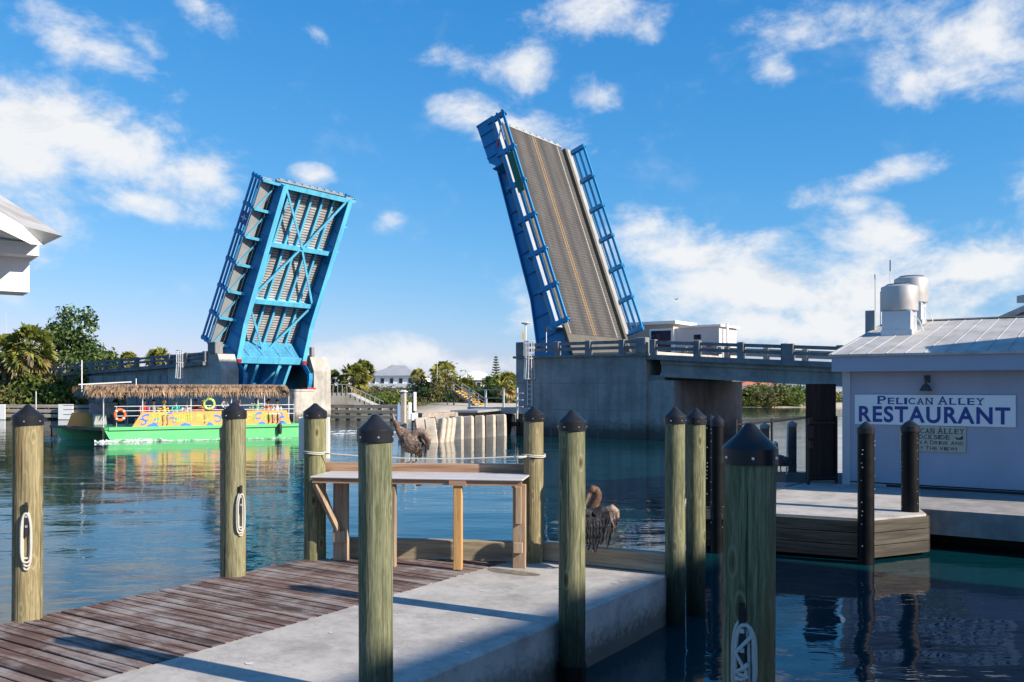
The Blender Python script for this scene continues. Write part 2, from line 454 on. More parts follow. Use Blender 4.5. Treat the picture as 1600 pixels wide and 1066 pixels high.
# lit tops, slightly grey-blue thick parts
nv2 = nt.n.new('ShaderNodeMapping'); nt.l.new(ae, nv2.inputs[0]); nv2.inputs['Scale'].default_value = (1.0, 1.55, 1); nv2.inputs['Location'].default_value = (-0.012, -0.03, 0)
n3 = nt.noise(nv2.outputs[0], 9.0, 8, 0.6, 0.25)
shade = nt.math('ADD', nt.math('MULTIPLY', nt.math('SUBTRACT', n1, n3), 2.6), 0.62, clamp=True)
ccol = nt.ramp(shade, [(0.1, (6.6, 7.3, 8.3)), (0.6, (8.9, 9.1, 9.4))])
skyc = nt.mix(1.0, sky.outputs[0], (0.86, 1.12, 1.20), 'MULTIPLY')
sx = nt.add('ShaderNodeSeparateColor'); nt.l.new(skyc, sx.inputs[0])
cc = nt.n.new('ShaderNodeCombineColor')
for i, (k0, k1, pw) in enumerate(((0.366, 0.392, 1.54), (0.631, 0.672, 0.766), (0.913, 0.730, 0.51))):
    v = nt.math('MULTIPLY', nt.math('POWER', nt.math('MULTIPLY', sx.outputs[i], 0.1 / k1), pw), k0 / 0.1)
    nt.l.new(v, cc.inputs[i])
final = nt.mix(cl, cc.outputs[0], ccol)
nt.l.new(final, bg.inputs[0]); bg.inputs[1].default_value = 0.1 / 2 ** 0.7

# ------------------------------------------------------------------ materials
M = {}
M['concrete'] = m_concrete('weathered concrete', (0.30, 0.285, 0.27), 0.45)
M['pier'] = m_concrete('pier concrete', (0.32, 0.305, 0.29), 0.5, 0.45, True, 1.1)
M['pier_lit'] = m_concrete('sunlit pier concrete', (0.46, 0.435, 0.395), 0.4, 0.5, True, 0.9)  # paler copy of the pier concrete, sunlight put into the colour
M['rail_conc'] = m_concrete('grey rail concrete', (0.215, 0.215, 0.22), 0.35, 1.2)
M['slab'] = m_concrete('dock concrete', (0.44, 0.41, 0.375), 0.42, 1.3, streak=False, tide=0.42, pits=0.8)
M['breakwater'] = m_concrete('shelly concrete', (0.52, 0.45, 0.37), 0.3, 1.5)
M['pile'] = m_pile('treated pile', (0.068, 0.082, 0.048), (0.150, 0.158, 0.094), (0.275, 0.27, 0.175), (0.15, 0.095, 0.045), (-0.05, 1.0))
M['pile_tan'] = m_pile('sun bleached pile', (0.10, 0.095, 0.055), (0.205, 0.187, 0.112), (0.34, 0.302, 0.195), (0.20, 0.12, 0.05))
M['deck'] = m_timber('weathered red brown planks', (0.045, 0.023, 0.017), (0.115, 0.060, 0.046), (0.21, 0.15, 0.127), 'X', 0.8, 0.4, 0.85, 0.22, (0.29, 0.265, 0.25))
M['bull'] = m_timber('weathered tan beam', (0.14, 0.10, 0.06), (0.30, 0.24, 0.16), (0.46, 0.40, 0.30), 'X', 0.7)
M['bullz'] = m_timber('upright tan timber', (0.15, 0.09, 0.05), (0.34, 0.24, 0.16), (0.48, 0.38, 0.28), 'Z', 0.8)
M['honey'] = m_timber('honey timber', (0.24, 0.10, 0.03), (0.48, 0.26, 0.09), (0.60, 0.38, 0.17), 'Z', 1.2)
M['railwood'] = m_timber('reddish rail timber', (0.16, 0.08, 0.045), (0.34, 0.20, 0.12), (0.46, 0.32, 0.22), 'X', 0.8)
M['fender'] = m_timber('grey fender timber', (0.13, 0.10, 0.075), (0.30, 0.25, 0.21), (0.45, 0.39, 0.34), 'X', 0.35, island=0.2)
M['darkwood'] = m_timber('dark wet timber', (0.02, 0.018, 0.015), (0.05, 0.042, 0.036), (0.10, 0.085, 0.07), 'X', 0.8, island=0.2)
M['greywood'] = m_timber('grey green fascia timber', (0.016, 0.012, 0.009), (0.040, 0.033, 0.024), (0.095, 0.082, 0.06), 'X', 0.7, island=0.15)
M['gate'] = m_timber('dark brown gate boards', (0.010, 0.004, 0.003), (0.020, 0.007, 0.005), (0.032, 0.012, 0.008), 'Z', 0.8, island=0.3)
M['cap'] = m_plain('black plastic cap', (0.013, 0.0135, 0.017), 0.38, 0, 0.25, 6)
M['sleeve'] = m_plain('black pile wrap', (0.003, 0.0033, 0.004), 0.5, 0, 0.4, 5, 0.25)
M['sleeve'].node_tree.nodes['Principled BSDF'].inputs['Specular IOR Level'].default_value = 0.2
M['cap'].node_tree.nodes['Principled BSDF'].inputs['Specular IOR Level'].default_value = 0.35
M['rivet'] = m_plain('galvanised nail', (0.55, 0.55, 0.55), 0.35, 0.8)
M['rope'] = None
M['white'] = m_plain('white paint', (0.78, 0.78, 0.76), 0.5, 0, 0.06, 4)
M['tabletop'] = m_plain('white board', (0.52, 0.49, 0.48), 0.45, 0, 0.05, 3)
M['blue'] = m_steelpaint('bridge blue paint', (0.014, 0.25, 0.54))
M['blue_lit'] = m_steelpaint('sunlit bridge blue paint', (0.11, 0.50, 0.75), .5, .5)  # lighter copy of the blue: sunlight on the steel put into the colour
M['red'] = m_plain('red paint', (0.5, 0.03, 0.02), 0.45)
M['yellow'] = m_plain('yellow paint', (0.65, 0.36, 0.02), 0.5)
M['black'] = m_plain('black paint', (0.012, 0.012, 0.014), 0.45)
M['steel'] = m_plain('brushed steel', (0.55, 0.54, 0.53), 0.5, 0.6, 0.1, 2)
M['galv'] = m_plain('galvanised steel', (0.58, 0.60, 0.62), 0.45, 0.5, 0.1, 3)
M['walkgrey'] = m_plain('grey walkway paint', (0.30, 0.31, 0.32), 0.6, 0, 0.12, 1)
M['glass'] = m_plain('dark window glass', (0.012, 0.018, 0.05), 0.06, 0, 0.1)
M['wall'] = m_plain('lavender grey wall paint', (0.37, 0.39, 0.47), 0.75, 0, 0.13, 0.9, 0.15, (1, 1, 0.5))
M['trim'] = m_plain('grey fascia paint', (0.33, 0.37, 0.46), 0.6, 0, 0.05, 1.5)
M['trimlight'] = m_plain('pale trim paint', (0.50, 0.50, 0.54), 0.6, 0, 0.05, 1.5)
M['signwhite'] = m_plain('sign board white', (0.80, 0.82, 0.83), 0.4, 0, 0.03, 2)
M['signcream'] = m_plain('sign board cream', (0.46, 0.45, 0.37), 0.5, 0, 0.06, 4)
M['signblue'] = m_plain('sign lettering blue', (0.012, 0.045, 0.24), 0.4, 0, 0.05)
M['signdark'] = m_plain('sign lettering dark green', (0.03, 0.05, 0.04), 0.5)
M['signgreen'] = m_plain('road sign green', (0.0, 0.12, 0.07), 0.4)
M['hull'] = m_plain('bright green hull paint', (0.12, 0.50, 0.19), 0.35, 0, 0.07, 0.8)
M['hulldark'] = m_plain('green gunwale paint', (0.03, 0.36, 0.10), 0.4, 0, 0.07, 0.8)
M['panel'] = m_plain('orange yellow panel', (0.72, 0.34, 0.10), 0.45, 0, 0.10, 1.5)
M['muralblue'] = m_plain('mural blue', (0.05, 0.20, 0.62), 0.5, 0, 0.2, 3)
M['murallime'] = m_plain('mural lime green', (0.38, 0.60, 0.10), 0.5, 0, 0.2, 3)
M['orange'] = m_plain('life ring orange', (0.72, 0.12, 0.03), 0.5)
M['skin'] = m_plain('skin', (0.45, 0.24, 0.16), 0.55, 0, 0.08, 4)
M['hair'] = m_plain('dark hair', (0.04, 0.025, 0.015), 0.6)
M['hairgrey'] = m_plain('grey hair', (0.50, 0.48, 0.45), 0.6)
M['tile'] = m_plain('terracotta roof tile', (0.50, 0.17, 0.09), 0.7, 0, 0.15, 2)
M['roofgrey'] = m_plain('grey shingle roof', (0.33, 0.34, 0.36), 0.7, 0, 0.12, 1)
M['rubber'] = m_plain('black rubber', (0.02, 0.02, 0.02), 0.7)
M['bark'] = m_timber('grey brown bark', (0.06, 0.045, 0.03), (0.16, 0.12, 0.09), (0.26, 0.21, 0.16), 'Z', 0.4)
M['palmbark'] = m_timber('palm trunk', (0.09, 0.07, 0.05), (0.20, 0.16, 0.12), (0.30, 0.25, 0.19), 'Z', 0.4)
M['leafdark'] = m_leaf('dark green leaves', (0.014, 0.032, 0.010), (0.055, 0.105, 0.026), (0.14, 0.20, 0.055))
M['leafmid'] = m_leaf('mid green leaves', (0.025, 0.05, 0.008), (0.12, 0.17, 0.026), (0.25, 0.29, 0.055))
M['leafyel'] = m_leaf('yellow green leaves', (0.045, 0.06, 0.012), (0.19, 0.20, 0.04), (0.36, 0.33, 0.085))
M['leafolive'] = m_leaf('olive leaves', (0.045, 0.045, 0.015), (0.15, 0.14, 0.045), (0.27, 0.235, 0.09))
M['palm'] = m_leaf('palm fronds', (0.04, 0.065, 0.012), (0.17, 0.19, 0.035), (0.38, 0.34, 0.08), 0.9, 0.2)
M['palmdry'] = m_leaf('dry palm fronds', (0.12, 0.08, 0.03), (0.33, 0.23, 0.08), (0.45, 0.34, 0.15), 0.9, 0.2)
M['thatch'] = m_leaf('palm thatch', (0.08, 0.045, 0.022), (0.25, 0.16, 0.095), (0.46, 0.33, 0.22), 1.5, 0.1)

def m_rope():
    m, nt, bs = mat('twisted white rope')
    tcn = nt.coord((1, 1, 1))
    wv = nt.add('ShaderNodeTexWave', wave_type='BANDS', bands_direction='DIAGONAL', ins={'Scale': 55.0, 'Distortion': 1.0, 'Detail': 1.0})
    nt.l.new(tcn, wv.inputs['Vector'])
    setc(nt, bs.inputs['Base Color'], nt.ramp(wv.outputs['Fac'], [(0.1, (0.34, 0.32, 0.28)), (0.5, (0.62, 0.60, 0.55))]))
    bs.inputs['Roughness'].default_value = 0.85
    bump(nt, bs, wv.outputs['Fac'], 0.6, 0.004)
    return m
M['rope'] = m_rope()

def m_grid():
    """open steel grid deck: fine dark cells in grey steel"""
    m, nt, bs = mat('steel grid deck')
    br = nt.add('ShaderNodeTexBrick', offset=0.0, ins={'Color1': (0.034, 0.032, 0.030, 1), 'Color2': (0.055, 0.051, 0.047, 1), 'Mortar': (0.105, 0.097, 0.09, 1), 'Scale': 1.0, 'Mortar Size': 0.035, 'Brick Width': 0.20, 'Row Height': 0.20, 'Mortar Smooth': 0.3})
    nt.l.new(nt.coord(), br.inputs['Vector'])
    n = nt.noise(nt.coord((0.4, 1.2, 1)), 1.2, 4)
    col = nt.mix(0.8, br.outputs['Color'], nt.ramp(n, [(0.3, 0.62), (0.7, 1.15)]), 'MULTIPLY')
    sy = nt.add('ShaderNodeSeparateXYZ'); nt.l.new(nt.coord(), sy.inputs[0])
    ay = nt.math('ABSOLUTE', sy.outputs[1])
    wr_ = nt.math('ABSOLUTE', nt.math('SUBTRACT', nt.math('ABSOLUTE', nt.math('SUBTRACT', ay, 1.75)), 0.85))
    col = nt.mix(nt.math('MULTIPLY', nt.ramp(wr_, [(0.1, 1.0), (0.45, 0.0)]), 0.55), col, (0.022, 0.021, 0.020))
    rs_ = nt.noise(nt.coord((0.12, 1.5, 1)), 2.0, 6, .7)
    col = nt.mix(nt.ramp(rs_, [(0.56, 0.0), (0.72, 0.5)]), col, (0.12, 0.065, 0.03))
    setc(nt, bs.inputs['Base Color'], col)
    bs.inputs['Roughness'].default_value = 0.65; bs.inputs['Metallic'].default_value = 0.2
    return m
M['grid'] = m_grid()
def m_gridunder():
    m, nt, bs = mat('grating underside')
    s = nt.add('ShaderNodeSeparateXYZ'); nt.l.new(nt.coord(), s.inputs[0])
    f = nt.math('FRACT', nt.math('MULTIPLY', s.outputs[0], 4.5))
    n = nt.noise(nt.coord((0.5, 1, 1)), 1.3, 3)
    setc(nt, bs.inputs['Base Color'], nt.mix(1.0, nt.ramp(f, [(0.45, (0.62, 0.57, 0.52)), (0.6, (0.16, 0.18, 0.22))]), nt.ramp(n, [(0.35, 0.6), (0.65, 1.0)]), 'MULTIPLY'))
    bs.inputs['Roughness'].default_value = 0.6
    return m
M['gridunder'] = m_gridunder()

def m_roof():
    m, nt, bs = mat('weathered metal roof')
    n = nt.noise(nt.coord((1, 0.35, 1)), 2.0, 7, 0.7); n2 = nt.noise(nt.coord(), 0.8, 4)
    col = nt.ramp(n, [(0.3, (0.33, 0.30, 0.26)), (0.5, (0.48, 0.46, 0.435)), (0.7, (0.55, 0.53, 0.51))])
    setc(nt, bs.inputs['Base Color'], nt.mix(0.6, col, nt.ramp(n2, [(0.35, 0.7), (0.6, 1.0)]), 'MULTIPLY'))
    bs.inputs['Roughness'].default_value = 0.6; bs.inputs['Metallic'].default_value = 0.1
    return m
M['metalroof'] = m_roof()

def m_feather(name, stops, scale=55):
    m, nt, bs = mat(name)
    n = nt.noise(nt.coord((1, 1, 0.55)), scale, 4, 0.7, 0.3); n2 = nt.noise(nt.coord(), 14, 4)
    setc(nt, bs.inputs['Base Color'], nt.ramp(nt.math('ADD', nt.math('MULTIPLY', n, 0.65), nt.math('MULTIPLY', n2, 0.35)), stops))
    bs.inputs['Roughness'].default_value = 0.75
    bump(nt, bs, n, 0.6, 0.008)
    return m
M['f_body'] = m_feather('brown grey plumage', [(0.37, (0.035, 0.022, 0.017)), (0.5, (0.105, 0.070, 0.052)), (0.62, (0.27, 0.20, 0.16))])
M['f_dark'] = m_feather('slate dark plumage', [(0.37, (0.006, 0.006, 0.008)), (0.5, (0.018, 0.017, 0.020)), (0.64, (0.065, 0.060, 0.062))])
M['f_tan'] = m_feather('tan plumage', [(0.35, (0.12, 0.075, 0.055)), (0.5, (0.25, 0.17, 0.125)), (0.65, (0.42, 0.32, 0.26))])
M['f_neck'] = m_feather('chestnut neck plumage', [(0.35, (0.045, 0.02, 0.012)), (0.5, (0.11, 0.055, 0.03)), (0.65, (0.22, 0.125, 0.075))], 40)
M['f_quill'] = m_feather('black brown flight feathers', [(0.35, (0.012, 0.010, 0.009)), (0.6, (0.05, 0.04, 0.035))])
M['bill'] = m_plain('grey brown bill', (0.20, 0.15, 0.11), 0.45, 0, 0.2, 20)
M['pouch'] = m_plain('brown pouch skin', (0.10, 0.055, 0.035), 0.6, 0, 0.2, 20)
M['foot'] = m_plain('dark webbed foot', (0.06, 0.05, 0.05), 0.6)

# ------------------------------------------------------------------ water
def m_water():
    m, nt, bs = mat('tidal water')
    n0 = nt.noise(nt.coord(), 0.02, 3)
    setc(nt, bs.inputs['Base Color'], nt.ramp(n0, [(0.35, (0.0015, 0.026, 0.034)), (0.65, (0.0020, 0.034, 0.043))]))
    bs.inputs['Roughness'].default_value = 0.035; bs.inputs['IOR'].default_value = 1.333
    a = nt.noise(nt.coord((0.55, 1.25, 1), (0, 0, R(-20))), 1.1, 3, 0.5, 0.5)
    b = nt.noise(nt.coord((1.6, 3.2, 1), (0, 0, R(12))), 1.2, 3, 0.55, 0.4)
    c = nt.noise(nt.coord((0.10, 0.22, 1), (0, 0, R(-8))), 1.0, 2, 0.5)
    h = nt.math('ADD', nt.math('MULTIPLY', a, 0.60), nt.math('MULTIPLY', b, 0.22))
    calm = nt.ramp(c, [(0.35, 0.45), (0.65, 1.0)])
    h = nt.math('MULTIPLY', h, calm)
    bp = nt.add('ShaderNodeBump', ins={'Strength': 1.0, 'Distance': 0.032, 'Height': h})
    nt.l.new(bp.outputs[0], bs.inputs['Normal'])
    return m
M['water'] = m_water()
# real wavelets near the viewer, fading to a flat sheet with distance
us = [i * .0085 for i in range(0, 118)]; q = us[-1]
while q < 60: q *= 1.35; us.append(q)
us = [-v for v in us[:0:-1]] + us
ys = [-400, -120, -40, -14, -5, -1.5, 0.5]; q = ys[-1]
while q < 75: q += .0085 * (q + 4); ys.append(q)
while q < 3000: q += .12 * (q + 4); ys.append(q)
wv_ = []
for y in ys:
    sc = max(y + 4, 4.5); dy = .0085 * sc
    near = 1 - min(1, max(0, (y - 45) / 30)) if y > 0 else 0
    for u in us:
        x = u * sc; z = 0.0
        if near > 0 and abs(u) < 1.0:
            for lam, amp, ca, sa in ((2.6, .014, .94, .34), (1.15, .0115, .98, -.2), (.55, .0075, .9, .44)):
                if dy > lam * .45: continue
                a_ = (x * ca + y * sa) / (lam * 2.0); b_ = (-x * sa + y * ca) / lam
                z += amp * near * min(1, (lam * .45 - dy) / (lam * .2)) * mnoise.noise(Vector((a_, b_, lam * 7)))
        wv_.append((x, y, z))
nu = len(us)
wm = MB(); wm.v = wv_; wm.f = [(i * nu + j, i * nu + j + 1, (i + 1) * nu + j + 1, (i + 1) * nu + j) for i in range(len(ys) - 1) for j in range(nu - 1)]; wm.mi = [0]
tag(wm.build('water', M['water'], None, 180), kind='structure')

# ------------------------------------------------------------------ land
def shore(x):
    """distance of the waterline from the viewer along y at a given x"""
    pts = [(-400, 84), (-44, 84), (-9, 83), (-4, 100), (2, 108), (10, 116), (16, 138), (24, 136), (40, 133), (60, 133), (100, 140), (400, 160)]
    for (a, ya), (b, yb) in zip(pts, pts[1:]):
        if a <= x <= b: return ya + (yb - ya) * (x - a) / (b - a)
    return 100
def m_land():
    m, nt, bs = mat('sand and scrub ground')
    n = nt.noise(nt.coord(), 0.12, 5); n2 = nt.noise(nt.coord(), 1.2, 5)
    sand = nt.ramp(n2, [(0.35, (0.42, 0.35, 0.27)), (0.65, (0.56, 0.48, 0.38))])
    s = nt.add('ShaderNodeSeparateXYZ'); nt.l.new(nt.coord(), s.inputs[0])
    left = nt.ramp(nt.math('ADD', nt.math('MULTIPLY', s.outputs[0], -0.02), -0.05), [(0.1, 0.0), (0.2, 1.0)])
    grass = nt.ramp(n2, [(0.35, (0.05, 0.06, 0.02)), (0.65, (0.16, 0.15, 0.07))])
    setc(nt, bs.inputs['Base Color'], nt.mix(left, sand, grass)); bs.inputs['Roughness'].default_value = 0.95
    bump(nt, bs, n2, 0.4, 0.1)
    return m
gm = MB(); xs = [-900, -500, -300, -200, -150] + list(range(-120, 121, 3)) + [150, 200, 300, 500, 900]
offs = [-8, -2, 0, 1.5, 4, 8, 16, 35, 70, 120, 250, 600, 1500]
vs = []
for x in xs:
    for o in offs:
        z = -1.2 if o < -4 else (-0.25 if o < -1 else min(0.55, 0.02 + o * 0.11))
        z += 0.05 * math.sin(x * 0.7 + o) if o > 1 else 0
        vs.append((x, shore(max(-399, min(399, x))) + o, z))
no = len(offs)
fs = [(i * no + j, (i + 1) * no + j, (i + 1) * no + j + 1, i * no + j + 1) for i in range(len(xs) - 1) for j in range(no - 1)]
gm._add(vs, fs)
tag(gm.build('ground', m_land(), None, 180), kind='structure')
# ------------------------------------------------------------------ the drawbridge
B0 = Vector((3.64, 56.0, 0)); BR = R(-35)
E1 = Vector((math.cos(BR), math.sin(BR), 0)); V1 = Vector((-math.sin(BR), math.cos(BR), 0))
def BP(a, w_, z=0.0): return B0 + E1 * a + V1 * w_ + Vector((0, 0, z))
WC = 3.65; L = 15.8

def make_leaf(name, label, panel_side=0, road_sign=None, emblem=None):
    t = thing(name, label, 'bridge leaf', group='raised drawbridge leaves')
    # grid deck
    d = MB(); d.box(1.25, L, -WC, WC, -0.10, 0.0); dk = d.build('grid_deck', M['grid'], t)
    u = MB()
    for k in range(6):
        y = -2.95 + k * 1.18
        u.box(1.3, L - 0.1, y - 0.38, y + 0.38, -0.30, -0.104)
    u.build('grating_underside', M['gridunder'], t)
    a = MB(); a.box(-0.9, 1.25, -WC, WC, -0.16, 0.002); a.build('concrete_apron', M['pier_lit'], t)
    ln = MB()
    for y in (-0.16, 0.10): ln._add([(1.3, y - 0.04, 0.005), (L - .02, y - 0.04, 0.005), (L - .02, y + 0.04, 0.005), (1.3, y + 0.04, 0.005)], [(0, 1, 2, 3)])
    ln.build('centre_line', M['yellowline'], t)
    for s in (-1, 1):
        e = MB(); y = s * (WC - 0.62)
        e._add([(1.3, y - .06, .005), (L - .02, y - .06, .005), (L - .02, y + .06, .005), (1.3, y + .06, .005)], [(0, 1, 2, 3)])
        e.build('edge_line', M['whiteline'], t)
    for s in (-1, 1):
        c = MB(); y0, y1 = sorted((s * WC, s * (WC + 0.32))); c.bbox(-0.6, L - 0.15, y0 + .003, y1 - .003, -0.02, 0.27, 0.03); c.build('curb', M['pier_lit'], t)
        k = MB(); y0, y1 = sorted((s * (WC + 0.325), s * 4.9)); k.box(1.6, L, y0, y1, -0.02, 0.10); k.build('sidewalk', M['walkgrey'], t)
        # railing
        r = MB(); y = s * 4.95
        for z, h in ((0.16, .13), (0.56, .14), (0.98, .16)):
            r.box(1.5, L + 0.05, y - 0.06, y + 0.06, z, z + h)
        rl = r.build('railing', M['blue'], t)
        xs_ = [1.7 + i * 2.32 for i in range(7)]
        for x in xs_:
            p = MB(); p.box(x - 0.035, x + 0.035, y - s * 0.1 - 0.1, y - s * 0.1 + 0.1, -0.1, 1.2)
            p.box(x - 0.13, x + 0.13, y + s * 0.062 - 0.012, y + s * 0.062 + 0.012, -0.15, 1.2)
            p.box(x - 0.13, x + 0.13, y - s * 0.235 - 0.02, y - s * 0.235 + 0.02, -0.1, 1.16)
            p.build('rail_post', M['blue'], rl)
            b = MB(); yi = s * 3.56; yo = s * 4.98
            b.slab_yz([(yi, -0.14), (yo, -0.10), (yo, -0.28), (yi, -0.62)], x - 0.02, x + 0.02)
            b.beam((x, yi, -0.62), (x, yo, -0.27), 0.22, 0.03)
            b.build('sidewalk_bracket', M['blue_lit'], t)
            if x < 15:
                b = MB(); b.beam((x + .1, s * 4.75, -.16), (x + 1.9, s * 3.72, -.2), .10, .06); b.build('sidewalk_brace', M['blue_lit'], t)
        # main girder
        g = MB(); yg = s * 3.5
        arc = [(-0.6 + 2.3 * math.cos(R(q)), -1.5 + 2.3 * math.sin(R(q))) for q in range(-55, -211, -12)]
        arc = [(x, max(z, -3.9)) for x, z in arc]
        prof = [(L - 0.05, -0.13), (L - 0.05, -1.15), (L - 4, -1.32), (4.2, -1.66), (1.2, -2.2)] + arc + [(-2.6, -0.2)]
        g.slab_xz(prof, yg - 0.03, yg + 0.03)
        bot = [(L - 0.05, -1.15), (L - 4, -1.32), (4.2, -1.66), (1.2, -2.2)]
        for p, q in zip(bot, bot[1:]): g.beam((p[0], yg, p[1]), (q[0], yg, q[1]), 0.44, 0.06, (0, 0, 1))
        for i in range(len(arc) - 1): g.beam((arc[i][0], yg, arc[i][1]), (arc[i + 1][0], yg, arc[i + 1][1]), 0.40, 0.06, (0, 1, 0) if 0 else (0, 0, 1))
        gd = g.build('main_girder', [M['blue']], t)
        fl = MB()
        for p, q in zip(bot, bot[1:]): fl.beam((p[0], yg, p[1] - 0.034), (q[0], yg, q[1] - 0.034), 0.46, 0.02)
        fl.build('bottom_flange', M['blue_lit'], gd)
        for i in range(11):
            stf = MB()
            x = 1.6 + i * 1.4
            zb = -1.62 + (x - 4.2) / (L - 4.2) * 0.45 if x > 4.2 else -1.9
            stf.box(x - 0.012, x + 0.012, yg - 0.15, yg + 0.15, zb + 0.05, -0.16)
            stf.build('web_stiffener', M['blue'], gd)
        tl = MB(); tl.box(1.05, 1.35, yg - 0.2, yg + 0.2, -2.36, -2.22); tl.build('red_light', M['red'], t)
    # floor beams
    for x, dep in ((L - 0.12, .95), (10.9, 1.0), (6.0, 1.05)):
        f = MB(); f.box(x - 0.02, x + 0.02, -3.45, 3.45, -dep, -0.13); f.box(x - 0.19, x + 0.19, -3.46, 3.46, -dep - 0.04, -dep)
        f.build('floor_beam', M['blue_lit'], t)
    f = MB(); f.box(1.2, 1.26, -3.45, 3.45, -2.0, -0.18); f.box(0.9, 1.5, -3.46, 3.46, -2.06, -2.0)
    f._add([(1.27, -3.4, -1.98), (1.27, 3.4, -1.98), (2.15, 3.1, -.45), (2.15, -3.1, -.45)], [(0, 1, 2, 3), (3, 2, 1, 0)])
    f.build('floor_beam', M['blue_lit'], t)
    for y in (-2.4, -.9, .9, 2.3):
        q = MB(); q.beam((1.34, y + .35, -1.90), (2.0, y - .15, -.80), .10, .10); q.build('plate_slot', M['blue'], t)
    for k in range(5):
        y = -2.36 + k * 1.18
        q = MB(); q.box(0.2, L - 0.15, y - 0.012, y + 0.012, -0.50, -0.13); q.box(0.2, L - 0.15, y - 0.09, y + 0.09, -0.53, -0.50)
        if k in (0, 1, 3, 4):
            q.box(-2.9, 1.15, y - 0.02, y + 0.02, -1.9, -0.2); q.box(-2.9, 1.15, y - 0.14, y + 0.14, -1.94, -1.9)
        q.build('stringer', M['blue_lit'], t)
    # lateral bracing: one crossing pair per bay, meeting at the floor beams
    zb = -0.98
    br = [((L - .3, -3.2), (11.0, 0.2)), ((L - .3, 3.2), (11.0, 0.2)), ((10.7, 0.0), (6.3, -3.2)), ((10.7, 0.4), (6.3, 3.2)), ((5.7, -3.2), (1.7, -0.4)), ((5.7, 3.2), (1.7, 0.1))]
    for p, q in br:
        b = MB(); b.beam((p[0], p[1], zb), (q[0], q[1], zb - .1), 0.17, 0.09); b.build('lateral_brace', M['blue_lit'], t)
    b = MB(); b.beam((-2.4, -1.0, -1.85), (0.6, 1.6, -1.75), 0.16, 0.08); b.beam((-2.4, -3.0, -1.8), (-0.2, -1.9, -1.75), 0.14, 0.08); b.build('heel_brace', M['blue_lit'], t)
    h = MB(); h.box(-3.0, 1.1, -3.44, 3.44, -0.34, -0.2); h.box(-3.2, -2.2, -3.44, 3.44, -1.7, -0.36); h.build('heel_plate', M['blue'], t)
    n = MB(); n.box(L, L + 0.10, -WC, WC, -0.13, 0.03)
    for i in range(9): n.box(L + 0.10, L + 0.22, -3.4 + i * 0.8, -3.0 + i * 0.8, -0.12, 0.02)
    n.build('toe_plate', M['walkgrey'], t)
    if panel_side:
        y = panel_side * 4.86
        p = MB(); y0, y1 = sorted((y, y - panel_side * 0.06))
        p.slab_xz([(L + .05, 0.05), (L + .05, -1.12), (13.2, -1.02), (12.75, -0.55), (12.75, 0.05)], y0, y1)
        for i, x in enumerate((15.1, 14.3, 13.5)): p.box(x - .03, x + .03, y + panel_side * .003, y + panel_side * .09, -1.03, 0.03)
        p.slab_yz([(y, -0.9), (panel_side * 3.54, -1.0), (panel_side * 3.54, -.3), (y, -.2)], 12.7, 12.76)
        p.box(L - .02, L + .12, min(y, panel_side * 3.5), max(y, panel_side * 3.5), -1.16, 0.06)
        p.build('end_panel', M['blue'], t)
        q = MB(); q.beam((14.9, y + panel_side * .16, .70), (14.2, y + panel_side * .16, 0.25), .09, .05); q.beam((14.9, y + panel_side * .16, .70), (13.9, y + panel_side * .16, 0.66), .09, .05); q.build('gate_arm', M['white'], t)
        q = MB(); q.beam((14.2, y + panel_side * .16, 0.25), (13.75, y + panel_side * .16, 0.0), .1, .07); q.build('gate_arm_tip', M['red'], t)
    if road_sign is not None:
        s = road_sign; y = s * 5.03
        q = MB(); q.box(10.3, 13.0, min(y, y + s * .03), max(y, y + s * .03), 0.50, 0.98); sg = q.build('name_sign', M['signgreen'], t)
    if emblem is not None:
        s = emblem; y = s * 5.03
        q = MB(); q.box(11.75, 12.75, min(y, y + s * .03), max(y, y + s * .03), 0.0, 0.95); sg = q.build('emblem_sign', M['signblue'], t)
        e = MB(); yy = y + s * .034
        e.box(12.2, 12.3, min(yy, yy + s * .006), max(yy, yy + s * .006), 0.15, 0.8); e.box(12.0, 12.5, min(yy, yy + s * .006), max(yy, yy + s * .006), 0.45, 0.55)
        e.build('white_mark', M['white'], sg)
    return t

M['yellowline'] = m_plain('worn yellow road line', (0.30, 0.165, 0.045), 0.7, 0, 0.25, 6)
M['whiteline'] = m_plain('worn white road line', (0.25, 0.25, 0.24), 0.7, 0, 0.3, 6)

rl = make_leaf('bascule_leaf', 'raised drawbridge leaf showing its grid roadway and yellow centre line', 1, 1)
rl.location = BP(0, WC, 5.0); rl.rotation_euler = (0, R(-70.5), R(145))
ll = make_leaf('bascule_leaf', 'raised drawbridge leaf showing its light blue underside beams and braces', 0, None, -1)
ll.location = BP(-34.15, WC, 5.0); ll.rotation_euler = (0, R(-63), BR)

def rail_run(pts, w_, parent, s_out, posts, top=0.82):
    """concrete post and two-rail parapet. pts: [(a, z)], posts: list of a"""
    def zat(a):
        for (a0, z0), (a1, z1) in zip(pts, pts[1:]):
            if a0 <= a <= a1: return z0 + (z1 - z0) * (a - a0) / (a1 - a0)
        return pts[-1][1]
    r = MB()
    for (a0, z0), (a1, z1) in zip(pts, pts[1:]):
        for dz in (0.36, 0.68):
            r.beam((a0, w_, z0 + dz), (a1, w_, z1 + dz), 0.17, 0.18)
    g = r.build('guard_rail', M['rail_conc'], parent)
    for a in posts:
        p = MB(); z = zat(a)
        p.bbox(a - .17, a + .17, w_ - .17, w_ + .17, z - .05, z + top, .02)
        p.build('rail_post', M['rail_conc'], g)
    return g

